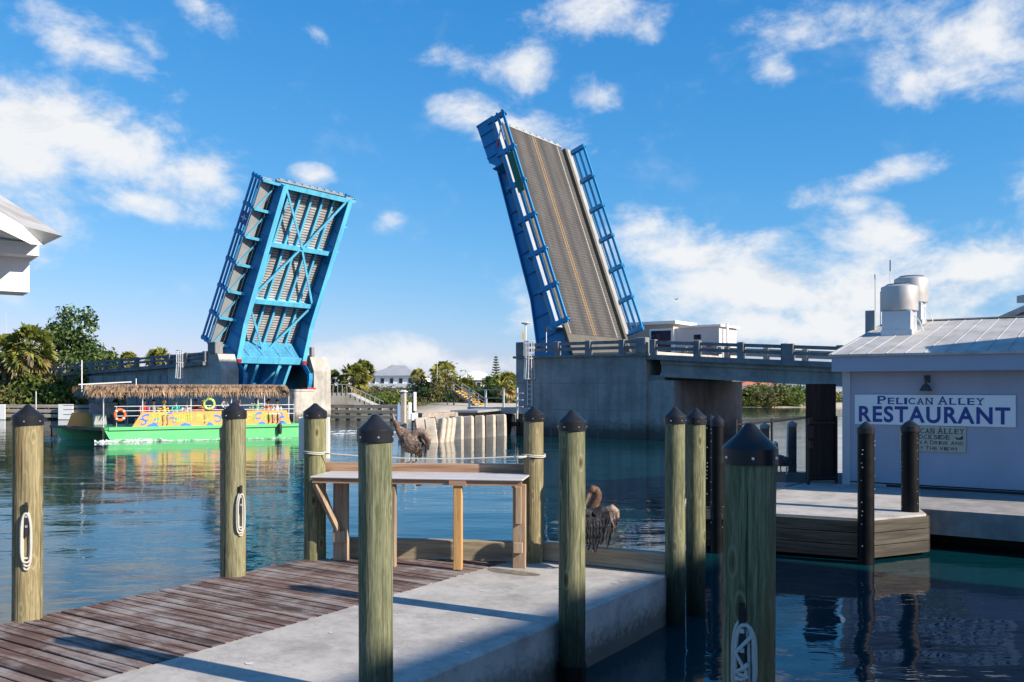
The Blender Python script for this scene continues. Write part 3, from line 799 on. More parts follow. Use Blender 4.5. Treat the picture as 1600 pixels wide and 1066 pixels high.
# right pier --------------------------------------------------
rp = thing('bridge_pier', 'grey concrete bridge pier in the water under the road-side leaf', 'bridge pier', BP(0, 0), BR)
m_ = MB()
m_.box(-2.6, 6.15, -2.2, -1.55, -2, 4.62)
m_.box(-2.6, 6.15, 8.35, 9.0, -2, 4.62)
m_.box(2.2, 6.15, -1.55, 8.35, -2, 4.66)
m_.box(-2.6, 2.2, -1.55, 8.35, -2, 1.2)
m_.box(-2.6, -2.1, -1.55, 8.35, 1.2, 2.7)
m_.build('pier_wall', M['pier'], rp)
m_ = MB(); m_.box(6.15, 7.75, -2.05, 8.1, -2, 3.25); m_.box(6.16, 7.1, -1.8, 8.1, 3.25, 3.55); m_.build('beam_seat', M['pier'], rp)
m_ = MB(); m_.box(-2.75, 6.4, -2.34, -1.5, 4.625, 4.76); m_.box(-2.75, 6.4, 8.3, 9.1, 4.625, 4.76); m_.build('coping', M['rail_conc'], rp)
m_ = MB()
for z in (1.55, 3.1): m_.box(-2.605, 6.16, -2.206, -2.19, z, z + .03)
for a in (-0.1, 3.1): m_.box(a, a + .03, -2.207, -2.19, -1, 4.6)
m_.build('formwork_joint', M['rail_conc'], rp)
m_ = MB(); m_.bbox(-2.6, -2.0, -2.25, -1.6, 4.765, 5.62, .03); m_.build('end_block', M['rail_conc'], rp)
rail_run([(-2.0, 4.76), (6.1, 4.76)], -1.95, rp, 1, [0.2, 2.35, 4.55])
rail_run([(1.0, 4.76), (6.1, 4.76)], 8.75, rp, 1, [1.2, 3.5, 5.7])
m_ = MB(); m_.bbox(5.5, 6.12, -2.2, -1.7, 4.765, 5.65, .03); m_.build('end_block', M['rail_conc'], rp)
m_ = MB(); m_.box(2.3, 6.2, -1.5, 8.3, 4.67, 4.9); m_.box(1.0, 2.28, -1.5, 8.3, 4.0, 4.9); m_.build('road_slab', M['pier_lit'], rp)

# right approach span
sp_ = thing('approach_span', 'concrete road span sloping down behind the restaurant roof', 'bridge span', BP(0, 0), BR)
za = lambda a: 4.70 - 0.058 * max(0, a - 6.2)
m_ = MB()
for (a0, a1) in ((6.2, 34.0),):
    z0, z1 = za(a0), za(a1)
    m_._add([(a0, -2.2, z0), (a1, -2.2, z1), (a1, 9, z1), (a0, 9, z0), (a0, -2.2, z0 - .28), (a1, -2.2, z1 - .28), (a1, 9, z1 - .28), (a0, 9, z0 - .28)],
            [(0, 1, 2, 3), (7, 6, 5, 4), (0, 4, 5, 1), (1, 5, 6, 2), (2, 6, 7, 3), (3, 7, 4, 0)])
m_.build('deck_slab', M['rail_conc'], sp_)
for w_ in (-1.7, 1.2, 4.2, 7.2):
    g = MB(); a0, a1 = 6.9, 34.0
    for dz0, dz1, hw in ((-.285, -.5, .24), (-.5, -.98, .10), (-.98, -1.2, .26)):
        z0, z1 = za(a0), za(a1)
        g._add([(a0, w_ - hw, z0 + dz0), (a1, w_ - hw, z1 + dz0), (a1, w_ + hw, z1 + dz0), (a0, w_ + hw, z0 + dz0), (a0, w_ - hw, z0 + dz1), (a1, w_ - hw, z1 + dz1), (a1, w_ + hw, z1 + dz1), (a0, w_ + hw, z0 + dz1)],
               [(0, 1, 2, 3), (7, 6, 5, 4), (0, 4, 5, 1), (1, 5, 6, 2), (2, 6, 7, 3), (3, 7, 4, 0)])
    g.build('girder', M['pier'], sp_)
m_ = MB()
for (y0, y1) in ((-1.75, -1.4),):
    z0, z1 = za(6.3), za(34)
    m_._add([(6.3, y1, z0 + .005), (34, y1, z1 + .005), (34, 8.6, z1 + .005), (6.3, 8.6, z0 + .005)], [(0, 1, 2, 3)])
m_.build('road_surface', M['pier_lit'], sp_)
rail_run([(6.35, za(6.35)), (34, za(34))], -1.98, sp_, 1, [6.5, 9.1, 11.55, 13.85, 14.15, 16.6, 19.0, 21.4, 23.8, 26.2, 28.6, 31], .84)
rail_run([(6.35, za(6.35)), (34, za(34))], 8.75, sp_, 1, [6.5, 9.1, 11.55, 14.0, 16.6, 19.0, 21.4, 23.8, 26.2, 28.6, 31], .84)
m_ = MB(); m_.box(24.5, 26, -1.8, 8.6, -2, 1.9); m_.box(24.2, 26.3, -2, 8.8, 1.6, 2.1); m_.build('support_wall', M['pier'], sp_)

# left pier -----------------------------------------------------
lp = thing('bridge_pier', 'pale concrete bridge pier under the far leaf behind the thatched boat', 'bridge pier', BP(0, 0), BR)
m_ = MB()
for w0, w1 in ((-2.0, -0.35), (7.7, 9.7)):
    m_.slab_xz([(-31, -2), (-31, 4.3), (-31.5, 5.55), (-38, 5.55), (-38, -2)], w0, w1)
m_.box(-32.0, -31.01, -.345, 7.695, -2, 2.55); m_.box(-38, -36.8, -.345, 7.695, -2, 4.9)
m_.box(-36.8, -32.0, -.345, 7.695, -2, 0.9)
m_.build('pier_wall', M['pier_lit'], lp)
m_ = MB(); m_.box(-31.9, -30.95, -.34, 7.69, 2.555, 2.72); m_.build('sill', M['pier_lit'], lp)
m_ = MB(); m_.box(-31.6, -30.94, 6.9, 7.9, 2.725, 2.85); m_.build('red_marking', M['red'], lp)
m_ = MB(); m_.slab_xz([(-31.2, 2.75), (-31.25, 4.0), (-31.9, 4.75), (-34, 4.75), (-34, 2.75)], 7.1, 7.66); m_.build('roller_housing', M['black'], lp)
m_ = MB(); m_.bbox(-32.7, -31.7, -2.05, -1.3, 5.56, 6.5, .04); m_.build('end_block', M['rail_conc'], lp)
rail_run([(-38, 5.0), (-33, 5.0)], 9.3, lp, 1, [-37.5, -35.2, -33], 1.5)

la = thing('approach_span', 'concrete road ramp with grey rails behind the left trees', 'bridge span', BP(0, 0), BR)
zb_ = lambda a: 4.95 - 0.032 * max(0, -32.5 - a)
def slope_box(mb, a0, a1, w0, w1, d0, d1):
    z0, z1 = zb_(a0), zb_(a1)
    mb._add([(a0, w0, z0 + d1), (a1, w0, z1 + d1), (a1, w1, z1 + d1), (a0, w1, z0 + d1), (a0, w0, z0 + d0), (a1, w0, z1 + d0), (a1, w1, z1 + d0), (a0, w1, z0 + d0)],
            [(0, 1, 2, 3), (7, 6, 5, 4), (0, 4, 5, 1), (1, 5, 6, 2), (2, 6, 7, 3), (3, 7, 4, 0)])
m_ = MB(); slope_box(m_, -95, -38.01, -2.2, 9.2, -.3, 0); slope_box(m_, -38.0, -32.8, -2.4, -2.01, -.3, 0); m_.build('deck_slab', M['rail_conc'], la)
m_ = MB(); slope_box(m_, -95, -38.05, -1.8, 9.0, -1.35, -.305); m_.build('girder', M['pier'], la)
m_ = MB(); m_.box(-50, -38.05, -2.05, -1.82, -1, 3.9); m_.box(-52, -50.02, -1.6, 8.8, -1, 3.2)
for k in range(7): m_.box(-49.5 + k * 1.7, -49.15 + k * 1.7, -2.16, -2.055, -1, 3.9)
m_.build('abutment_wall', M['pier'], la)
rail_run([(-95, zb_(-95)), (-32.7, zb_(-32.7))], -2.1, la, 1, [-32.9 - 2.35 * k for k in range(26)], .84)
rail_run([(-95, zb_(-95)), (-38.3, zb_(-38.3))], 9.0, la, 1, [-38.6 - 2.35 * k for k in range(24)], .84)

# bridge tender's house -----------------------------------------
th = thing('tender_house', 'small white flat-roofed control house behind the bridge rail', 'control house', BP(0, 0), BR)
m_ = MB(); m_.box(-1.9, 2.1, 10.0, 13.0, 4.75, 7.25); m_.build('wall', m_plain('taupe render', (0.42, 0.37, 0.33), 0.8, 0, 0.06, 1), th)
m_ = MB(); m_.box(2.11, 5.3, 10.3, 13.4, 4.75, 6.95); m_.build('side_wall', m_plain('pale grey render', (0.56, 0.53, 0.53), 0.8, 0, 0.06, 1), th)
m_ = MB(); m_.box(-2.2, 2.4, 9.7, 13.3, 7.25, 7.45); m_.build('roof', M['white'], th)
m_ = MB(); m_.box(2.42, 5.5, 10.1, 13.6, 6.955, 7.1); m_.build('roof', M['white'], th)
m_ = MB(); m_.box(0.3, 2.14, 9.96, 9.99, 5.0, 6.95); m_.box(2.101, 2.13, 9.99, 10.28, 5, 6.95); m_.build('window_frame', M['white'], th)
for z0, z1 in ((5.15, 5.95), (6.08, 6.8)):
    m_ = MB(); m_.box(0.45, 1.95, 9.93, 9.955, z0, z1); m_.build('window', M['glass'], th)
    m_ = MB(); m_.box(3.5, 4.0, 10.26, 10.295, z0 * .5 + 3.1, z0 * .5 + 3.42); m_.build('window', M['glass'], th)
m_ = MB(); m_.box(4.45, 4.75, 10.26, 10.295, 5.3, 5.9); m_.build('warning_sign', M['red'], th)
m_ = MB(); m_.box(-2, 5.4, 9.15, 13.5, 4.4, 4.74); m_.box(0, 0.8, 10.5, 12, -2, 4.4); m_.box(3.2, 4, 10.5, 12, -2, 4.4); m_.build('platform', M['pier'], th)
m_ = MB(); m_.ring([(5.6, 11, 4.5), (5.6, 11, 7.2)], .09, 8); m_.build('drain_pipe', M['white'], th)

# ladder cages
def ladder_cage(loc, label, grp):
    t = thing('ladder_cage', label, 'ladder', loc, BR, grp)
    m = MB()
    for k in range(7):
        q = math.pi * (0.05 + 0.9 * k / 6); m.ring([(0.36 * math.cos(q), -0.5 * math.sin(q), 0.0), (0.30 * math.cos(q), -0.4 * math.sin(q), 1.3), (0.30 * math.cos(q), -0.4 * math.sin(q), 2.3)], .022, 5)
    for z, s in ((0.02, 1.0), (1.25, .84), (2.28, .84)):
        m.ring([(0.36 * s * math.cos(math.pi * k / 10), -0.5 * s * math.sin(math.pi * k / 10), z) for k in range(11)], .03, 5)
    m.build('cage', M['galv'], t)
    m = MB()
    for x in (-.16, .16): m.box(x - .02, x + .02, -.06, -.03, -1.6, 2.4)
    for k in range(13): m.box(-.16, .16, -.055, -.035, -1.5 + k * .3, -1.47 + k * .3)
    m.build('ladder', M['galv'], t)
    return t
ladder_cage(BP(-1.55, -2.22, 3.35), 'pale ladder cage on the corner of the grey right pier', 'pier ladder cages')
ladder_cage(BP(-35.6, -2.42, 3.6), 'pale ladder cage hanging at the far pier by the left leaf', 'pier ladder cages')
def mast(loc, h, label, r=.03, cat='antenna', extra=None, grp=None):
    t = thing('mast' if cat != 'antenna' else 'antenna', label, cat, loc, 0, grp)
    m = MB(); m.ring([(0, 0, 0), (0, 0, h)], r, 6); m.build('pole', M['galv'], t)
    if extra == 'horn':
        m = MB(); m.lathe([(0.06, h - .02), (.28, h + .06), (.28, h + .1), (0, h + .12)], 10); m.build('lamp_head', M['galv'], t)
        m = MB(); m.box(-.22, -.1, -.08, .08, h - .9, h - .5); m.build('amber_box', M['yellow'], t)
    elif extra == 'bulb':
        m = MB(); m.lathe([(0.0, h), (r * 2, h + .03), (r * 2, h + .3), (0, h + .33)], 8); m.build('tip', M['black'], t)
    elif extra == 'arm':
        m = MB(); m.beam((0, 0, h), (.6, 0, h + .25), .05, .05); m.build('arm', M['galv'], t)
    return t
mast(BP(-2.1, -1.9, 5.6), 1.1, 'short navigation signal mast on the right pier corner', .05, 'signal mast', 'horn')
mast(BP(-0.8, -1.6, 5.0), 1.2, 'thin lamp post with dark tip behind the pier parapet', .03, 'signal mast', 'bulb')
# ------------------------------------------------------------------ the dock in front
DC = Vector((1.836, 10.94, 0)); DR = R(-33.1)
DX = Vector((math.cos(DR), math.sin(DR), 0)); DY = Vector((-math.sin(DR), math.cos(DR), 0))
def DP(x, y, z=0.0): return DC + DX * x + DY * y + Vector((0, 0, z))
def DL(p):
    q = Vector(p) - DC; return (q.dot(DX), q.dot(DY))

dock = thing('dock', 'red brown plank dock with a pale concrete walkway along its right side', 'dock', DC, DR)
b = MB(); y = -17.0; k = 0
while y < 0.16:
    y1 = y + 0.132
    xl, xr = -4.41 + rng.uniform(-.012, .012), -2.085
    # back edge of the planking slants toward the corner pile
    ymax = lambda x: -1.40 + (x + 4.41) * (1.55 / 2.70)
    if ymax(xl) < y1:
        xl = (y1 + 1.40) / (1.55 / 2.70) - 4.41
    if xl < xr - .1:
        dz = rng.uniform(-.004, .003)
        b.bbox(xl, xr, y, y1 - .012, DECK - .045 + dz, DECK + dz, .005)
    y += 0.142; k += 1
b.build('plank_deck', M['deck'], dock)
b = MB(); b.box(-4.40, -4.33, -17, -1.65, .22, .548); b.box(-2.2, -2.10, -17, -.1, .2, .548)
for q in range(9): b.box(-4.32, -2.21, -16.5 + q * 1.7, -16.4 + q * 1.7, .3, .548)
b.build('joists', M['darkwood'], dock)
b = MB(); b.bbox(-2.075, 0.0, -17, 0.13, -0.02, DECK + .004, .018); b.box(-1.95, -.12, -17, -.15, -1.5, -.025); b.build('concrete_walkway', M['slab'], dock)
def beam_between(name, p0, p1, h, wd, z0, m, parent, up=None):
    d = Vector(p1) - Vector(p0); a = math.atan2(d.y, d.x)
    o = MB(); o.bbox(0, d.length, -wd / 2, wd / 2, 0, h, .012)
    ob = o.build(name, m, parent); ob.location = (p0[0], p0[1], z0); ob.rotation_euler = (0, 0, a)
    return ob
pa = DL(G(528, 869, DECK)); pb = DL(G(822, 877, DECK)); pc = DL(G(848, 876, DECK)); pd = DL(G(1046, 897, DECK))
beam_between('kerb_beam', (pa[0], pa[1] + .05), (pb[0], pb[1] + .05), .30, .16, DECK - .055, M['bull'], dock)
beam_between('kerb_beam', (pc[0], pc[1] + .03), (pd[0], pd[1] + .03), .235, .16, DECK + .01, M['bull'], dock)
# gull droppings and a puddle stain on the concrete
sp = MB(); rr = random.Random(3)
for i in range(26):
    x = rr.uniform(-1.9, -.05); yy = rr.uniform(-6.5, -.5); a = rr.uniform(.008, .026); n = 9
    ph = rr.random() * 6
    vs = [(x + a * (1 + .5 * math.sin(3 * t + ph)) * math.cos(t) * 1.6, yy + a * (1 + .5 * math.cos(2 * t + ph)) * math.sin(t), DECK + .0085) for t in [2 * math.pi * q / n for q in range(n)]]
    sp._add(vs, [tuple(range(n))])
sp.build('droppings', m_plain('grey white droppings', (.56, .55, .53), .8), dock)['kind'] = 'stuff'
sp = MB(); c = DL(G(800, 895, DECK)); n = 20
sp._add([(c[0] + .36 * math.cos(t) * (1 + .15 * math.sin(3 * t)), c[1] + .13 * math.sin(t) * (1 + .2 * math.cos(2 * t)), DECK + .008) for t in [2 * math.pi * q / n for q in range(n)]], [tuple(range(n))])
sp.build('damp_stain', m_plain('damp algae stain', (0.20, 0.17, 0.12), .35, 0, .3, 8), dock)

# ------------------------------------------------------------------ piles
M['pile_mid'] = m_pile('green brown pile', (0.085, 0.095, 0.05), (0.175, 0.175, 0.092), (0.31, 0.285, 0.165), (0.15, 0.095, 0.045))
def pile(label, x, y, dia, ztop, m, zbot=-2.0, lean=(0, 0), cap=True, group='capped dock piles', cone=.115, skirt=.085, seg=28):
    t = thing('dock_pile', label, 'pile', (x, y, 0), rng.uniform(0, 6), group)
    if lean == (0, 0): lean = (rng.uniform(-.005, .005), rng.uniform(-.005, .005))
    t.rotation_euler = (lean[1], lean[0], t.rotation_euler[2])
    r = dia / 2; hb = ztop - cone - skirt * .55
    mb = MB(); prof = []
    nz = 14
    for i in range(nz + 1):
        z = zbot + (hb - zbot) * i / nz
        prof.append((r * (1.03 - .04 * i / nz) * (1 + .008 * math.sin(i * 2.1 + x * 3)), z))
    mb.lathe(prof, seg)
    # slight out-of-round
    for i, v in enumerate(mb.v):
        a = math.atan2(v[1], v[0]); s = 1 + .012 * math.sin(2 * a + x) + .007 * math.sin(5 * a + v[2] * 2)
        mb.v[i] = (v[0] * s, v[1] * s, v[2])
    mb.build('shaft', m, t, 60)
    if cap:
        c = MB(); R_ = r * 1.075
        c.lathe([(R_, ztop - cone - skirt), (R_ * 1.005, ztop - cone), (R_ * .97, ztop - cone + .008), (R_ * .5, ztop - cone * .47), (.02, ztop - .004), (0, ztop)], 32)
        cp = c.build('pile_cap', M['cap'], t, 25)
        n = MB()
        for k in range(6):
            a = k * math.pi / 3 + .4; q = Matrix.Translation((R_ * math.cos(a), R_ * math.sin(a), ztop - cone - skirt * .55))
            n.at(q).box(-.006, .006, -.006, .006, -.006, .006)
        n.build('nails', M['rivet'], cp)
    return t
def pile_px(label, px, dpx, pytop, m, base_py=None, y=None, zb=DECK, **kw):
    yy = y if y is not None else F * (H - zb) / (base_py - HY)
    dia = dpx / F * yy
    p = A(px, yy)
    return pile(label, p.x, p.y, dia, ZY(pytop, yy), m, **kw)
pile_px('sunlit pile at the far left edge holding a coiled rope', 42.5, 43, 632, M['pile_tan'], base_py=966)
pile_px('capped pile on the plank edge in front of the thatched boat', 365, 35.5, 628, M['pile_tan'], base_py=899)
pile_px('capped pile at the left end of the white topped table', 492, 34, 630, M['pile_mid'], base_py=872)
pile_px('broad capped pile standing in front of the table in mid dock', 588, 53, 647, M['pile'], y=6.55)
pile_px('capped pile behind the right end of the white topped table', 833.5, 31, 634, M['pile_tan'], base_py=878)
pile_px('capped pile at the concrete edge beside the dark pelican', 893.5, 41, 640, M['pile'], y=8.72)
pile_px('left pile of the close green pair at the dock corner', 1055, 31.5, 636, M['pile'], y=11.0)
pile_px('right pile of the close green pair at the dock corner', 1087, 30, 638, M['pile'], y=11.5)
pile_px('big shaded pile with rope on a cleat, nearest of all piles', 1167, 80, 660, M['pile'], y=4.62, lean=(-.006, 0), cone=.13, skirt=.078)
# waterline sleeve on the concrete-edge pile
o = MB(); o.lathe([(.142, -1.5), (.142, .22), (.136, .225)], 24); s_ = o.build('pile_sleeve', M['sleeve'], None, 40)
for ob in list(bpy.data.objects):
    if ob.get('label') == 'capped pile at the concrete edge beside the dark pelican': s_.parent = ob

def black_pile(label, px, dpx, pytop, y, z0=-2):
    p = A(px, y); r = dpx / F * y / 2; zt = ZY(pytop, y)
    t = thing('dock_pile', label, 'pile', (p.x, p.y, 0), rng.uniform(0, 6), 'black wrapped piles')
    m = MB(); m.lathe([(r, z0), (r, zt - .16)], 20); m.build('shaft', M['sleeve'], t, 40)
    m = MB(); m.lathe([(r * 1.08, zt - .2), (r * 1.08, zt - .115), (r * .6, zt - .05), (0, zt)], 20); m.build('pile_cap', M['cap'], t, 25)
    m = MB(); rg = random.Random(px)
    for k in range(26):
        a = -1.55 + rg.choice((0, 2.1, 4.2)) + rg.uniform(-.08, .08) ; z = zt - .25 - k * .07
        m.at(Matrix.Translation((r * math.cos(a), r * math.sin(a), z))).box(-.008, .008, -.008, .008, -.008, .008)
    m.build('nails', M['rivet'], t)
    return t
black_pile('black wrapped pile at the front corner of the restaurant landing', 1353, 25, 658, 14.75)
black_pile('black wrapped pile in front of the cream sign', 1422, 26, 656, 15.9)
black_pile('black wrapped pile just left of the biggest shaded pile', 1121, 20, 648, 15.8)
black_pile('black wrapped pile half hidden behind the green pair', 1110, 18, 647, 16.6)

# ropes on piles -------------------------------------------------------
def rope_coil(label, base, r, face, length, width, loops, rad=.011, knot=False):
    """loops of rope hanging from a cleat on the face of a pile. face: unit vector pointing outwards"""
    t = thing('rope_coil', label, 'rope', base, 0, 'ropes hung on pile cleats')
    f = Vector(face).normalized(); s = f.cross(Vector((0, 0, 1))).normalized()
    P = lambda u, z, d: s * u + Vector((0, 0, z)) + f * (r + d)
    m = MB()
    m.beam(P(0, .10, .02), P(0, -.17, .02), .034, .03, f)
    m.beam(P(0, .13, .035), P(0, .05, .03), .026, .022, f); m.beam(P(0, -.12, .03), P(0, -.2, .035), .026, .022, f)
    cl = m.build('cleat', M['black'], t)
    for z in (-.005, -.10):
        m = MB(); m.beam(P(0, z, .034), P(0, z, .04), .022, .022, (1, 0, 0)); m.build('bolt', M['rivet'], cl)
    m = MB(); rg = random.Random(label)
    for k in range(loops):
        wd = width * (0.65 + .35 * k / max(1, loops - 1)); ln = length * (1 - .07 * k) ; ux = rg.uniform(-.012, .012); d0 = .012 + rad * 1.1 * (k % 3)
        pts = []
        for q in range(26):
            a = 2 * math.pi * q / 26
            zz = math.cos(a); u = math.sin(a)
            top = .04 - .008 * k; bot = -ln
            z = (top + bot) / 2 + (top - bot) / 2 * (abs(zz) ** .45) * (1 if zz > 0 else -1)
            u = wd / 2 * (abs(u) ** .6) * (1 if u > 0 else -1) * (1 - .38 * max(0, zz))
            pts.append(P(u + ux, z, d0 - abs(u) * .15))
        m.ring(pts, rad, 7, closed=True)
    if knot:
        pts = [P(-.03, -.16, .05), P(.0, -.19, .055), (P(.03, -.2, .05)), P(.0, -.215, .06), P(-.03, -.22, .05), P(.0, -.235, .06), P(.028, -.235, .05)]
        m.ring(pts, rad * 1.15, 7)
        m.ring([P(-.05, -.02, .04), P(.03, -.11, .05), P(-.02, -.2, .05), P(-.005, -.27, .045), P(.01, -.36, .04)], rad, 7)
    m.build('rope_loops', M['rope'], t, 180)
    return t
q = A(42.5, F * 2.25 / 360); rope_coil('pale rope loops hanging on the leftmost pile', (q.x, q.y, ZY(803, q.y)), .137, (.42, -.9, 0), .52, .095, 4)
q = A(365, F * 2.25 / 293); rope_coil('pale rope loops hanging on the pile in front of the boat', (q.x, q.y, ZY(774, q.y)), .137, (.72, -.7, 0), .47, .10, 4)
q = A(1167, 4.62); rope_coil('twisted white rope knotted on the cleat of the nearest pile', (q.x, q.y, ZY(972, q.y)), .128, (-.38, -.92, 0), .36, .10, 4, .0105, True)

# ------------------------------------------------------------------ rail, table, line, board
pr0 = A(500, 12.35); pr1 = A(824, 12.05)
d = (pr1 - pr0)
o = MB(); o.bbox(0, d.length, -.06, .06, -.075, .045, .008)
rw = o.build('wood_rail', M['railwood']); rw.location = (pr0.x, pr0.y, 1.80); rw.rotation_euler = (0, 0, math.atan2(d.y, d.x))
tag(rw, 'long timber rail behind the white topped table carrying the brown pelican', 'rail')

ta = A(484, 11.52); tb = A(817, 11.12); td = tb - ta; TR = math.atan2(td.y, td.x); TL = td.length
tbl = thing('cleaning_table', 'white topped timber table standing at the end of the dock', 'table', (ta.x, ta.y, 0), TR)
ZT = 1.735
o = MB(); o.bbox(0, TL, 0, .82, ZT - .022, ZT, .006); o.build('table_top', M['tabletop'], tbl)
o = MB(); o.box(.02, TL - .02, .03, .065, ZT - .085, ZT - .023); o.box(.02, TL - .02, .74, .78, ZT - .11, ZT - .023)
for x in (.1, TL / 2, TL - .15): o.box(x, x + .04, .07, .735, ZT - .11, ZT - .023)
o.build('frame', M['railwood'], tbl)
def leg(x, y, wd, m=M['bullz'], z0=DECK + .004):
    o = MB(); o.bbox(x, x + wd, y, y + .09, z0, ZT - .09, .006); return o.build('leg', m, tbl)
xl = lambda px: (px - 484) / (817 - 484) * TL
leg(xl(710), .02, .105, M['honey']); leg(xl(607), .05, .09, M['bullz'])
o = MB(); o.box(xl(704), xl(730), .0, .12, ZT - .09, ZT - .024); o.build('leg_block', M['railwood'], tbl)
leg(xl(504), .40, .19); leg(xl(797), .25, .16)
for yy in (.06, .24):
    o = MB(); o.beam((xl(490), yy, ZT - .1), (xl(513), .36, ZT - .72), .075, .05); o.build('brace', M['bullz'], tbl)
for (x0, x1, y0, y1, z0, z1) in ((506, 527, .34, .40, 0.85, 1.0), (799, 813, .19, .25, .80, .93), (802, 811, .2, .25, 1.16, 1.62)):
    o = MB(); o.bbox(xl(x0), xl(x1), y0, y1, z0, z1, .005); o.build('batten', M['bullz'], tbl)

q0 = A(508, 11.98); q1 = A(818, 11.75)
m = MB(); pts = []
for i in range(25):
    t = i / 24; p = q0.lerp(q1, t); z = 1.99 - .05 * math.sin(math.pi * t) - .02 * t
    pts.append((p.x, p.y, z))
m.ring(pts, .009, 6)
for (px, yy, z) in ((492, 12.1, 1.985), (833.5, 11.83, 1.965)):
    c = A(px, yy)
    for k in range(2): m.ring([(c.x + .152 * math.cos(a), c.y + .152 * math.sin(a), z + k * .02 + .008 * math.sin(2 * a)) for a in [2 * math.pi * i / 20 for i in range(20)]], .009, 6, closed=True)
m.ring([(q1.x - .12, q1.y - .03, 1.97), (q1.x - .05, q1.y - .05, 1.955), (q1.x + .05, q1.y - .04, 1.975)], .016, 6)
tag(m.build('line_rope', M['rope'], None, 180), 'thin pale line tied between the piles at both table ends', 'rope')

c = A(490, 12.28)
o = MB(); o.bbox(-.21, .21, 0, .02, 0, .56, .004)
wb = thing('back_board', 'blank white board fixed behind the pile at the left table end', 'sign', (c.x, c.y + .02, ZY(717, 12.3)), R(-4))
o.build('panel', M['white'], wb)
o = MB(); o.box(-.2, .2, .021, .05, .1, .16); o.box(-.2, .2, .021, .05, .42, .48); o.build('batten', M['bullz'], wb)
c = A(351, 11.2)
o = MB(); o.bbox(-.055, .055, -.02, .02, DECK - .5, ZY(668, 11.2), .004); bb = o.build('side_board', M['railwood']); bb.location = (c.x, c.y, 0); bb.rotation_euler = (0, 0, R(-20))
tag(bb, 'narrow brown board standing behind the pile in front of the boat', 'board')

# ------------------------------------------------------------------ pelicans
def feather_blades(mb, root, tip, side, n, wd, spread, mi, jit, rg):
    """overlapping long blades from root line towards tip"""
    root = Vector(root); tip = Vector(tip); side = Vector(side)
    for k in range(n):
        f = (k / max(1, n - 1) - .5)
        a = root + side * f * .8; b = tip + side * f * spread + Vector((rg.uniform(-jit, jit), rg.uniform(-jit, jit), rg.uniform(-jit, jit)))
        d = (b - a).normalized(); w_ = d.cross(Vector((0, 1, 0))); w_ = (w_.normalized() if w_.length > .1 else Vector((1, 0, 0)))
        w_ = (w_ + side.normalized() * .4).normalized()
        mid = a.lerp(b, .55); th = Vector((0, -.004 - .002 * (k % 2), 0))
        vs = [a - w_ * wd * .35, a + w_ * wd * .35, mid + w_ * wd * .5 + th, b + w_ * wd * .12, b + d * wd * .4, b - w_ * wd * .15, mid - w_ * wd * .5 + th]
        mb._add(vs, [tuple(range(7))], mi)
PM = ['f_body', 'f_dark', 'f_tan', 'f_neck', 'f_quill', 'bill', 'pouch', 'foot', 'black', 'white']
def make_pelican(label, loc, rotz, parts, blades, voxel=.009, scale=1.0, eyes=()):
    me, idx = organic(parts, voxel)
    for k in PM: me.materials.append(M[k])
    me.polygons.foreach_set('material_index', idx); smooth_mesh(me, 180)
    bm = bmesh.new(); bm.from_mesh(me)
    mb = MB(); rg = random.Random(label)
    for bl in blades: feather_blades(mb, *bl, rg)
    for (e, r_) in eyes:
        mb.at(Matrix.Translation(e)).lathe([(0, -r_), (r_ * .7, -r_ * .7), (r_, 0), (r_ * .7, r_ * .7), (0, r_)], 8, 8).at(Matrix.Identity(4))
    off = [bm.verts.new(v) for v in mb.v]
    for f, mi in zip(mb.f, mb.mi):
        try: ff = bm.faces.new([off[i] for i in f]); ff.material_index = mi
        except ValueError: pass
    bm.to_mesh(me); bm.free()
    o = link('pelican', me); o.location = loc; o.rotation_euler = (0, 0, rotz); o.scale = (scale,) * 3
    tag(o, label, 'pelican', 'pelicans perched on the docks')
    return o
def legs(x, y, z=0.0, spread=.05, h=.14):
    out = []
    for s in (-1, 1):
        out.append(([(x + s * spread * .7, y, h), (x + s * spread, y - .005, .03), (x + s * spread - .01, y - .02, z + .012)], [.016, .012, .012], 7))
        for k in (-1, 0, 1):
            out.append(([(x + s * spread - .01, y, z + .014), (x + s * spread - .05 + k * .01, y - .035 + k * .03, z + .009)], [.011, .008], 7))
    return out
# 1: brown bird on the timber rail, chest to the left, bill thrown up, right wing hanging open
body = [([(.10, .05, .17), (.05, .02, .22), (-.02, 0, .27), (-.06, -.01, .33), (-.075, 0, .40), (-.06, .0, .455)], [.05, .115, .15, .148, .115, .05], 0),
        ([(-.10, -.02, .33), (-.165, -.03, .39), (-.205, -.02, .46), (-.225, -.01, .53)], [.07, .05, .042, .038], 3),
        ([(-.22, -.01, .51), (-.235, -.01, .55), (-.25, -.01, .585)], [.036, .044, .032], 3),
        ([(-.245, -.01, .575), (-.268, -.012, .63), (-.285, -.012, .685), (-.288, -.012, .715)], [.03, .022, .015, .009], 5),
        ([(-.225, -.008, .55), (-.25, -.01, .61), (-.275, -.01, .66)], [.024, .024, .012], 6),
        ([(-.20, -.02, .52), (-.12, .0, .49), (-.03, .03, .44)], [.014, .016, .02], 2), ([(-.17, -.02, .47), (-.11, .0, .455), (-.04, .02, .43)], [.03, .035, .03], 6),
        ([(.02, -.03, .41), (.10, -.06, .455), (.17, -.08, .44), (.215, -.08, .37)], [.06, (.05, .055), (.045, .06), (.03, .05)], 2),
        ([(.17, -.08, .42), (.225, -.08, .33), (.24, -.075, .25)], [.05, (.03, .045), (.014, .02)], 0),
        ([(.02, .0, .35), (.10, -.04, .34), (.16, -.05, .30)], [.07, (.04, .08), (.025, .05)], 1)]
body += legs(.01, .02, 0, .04, .17)
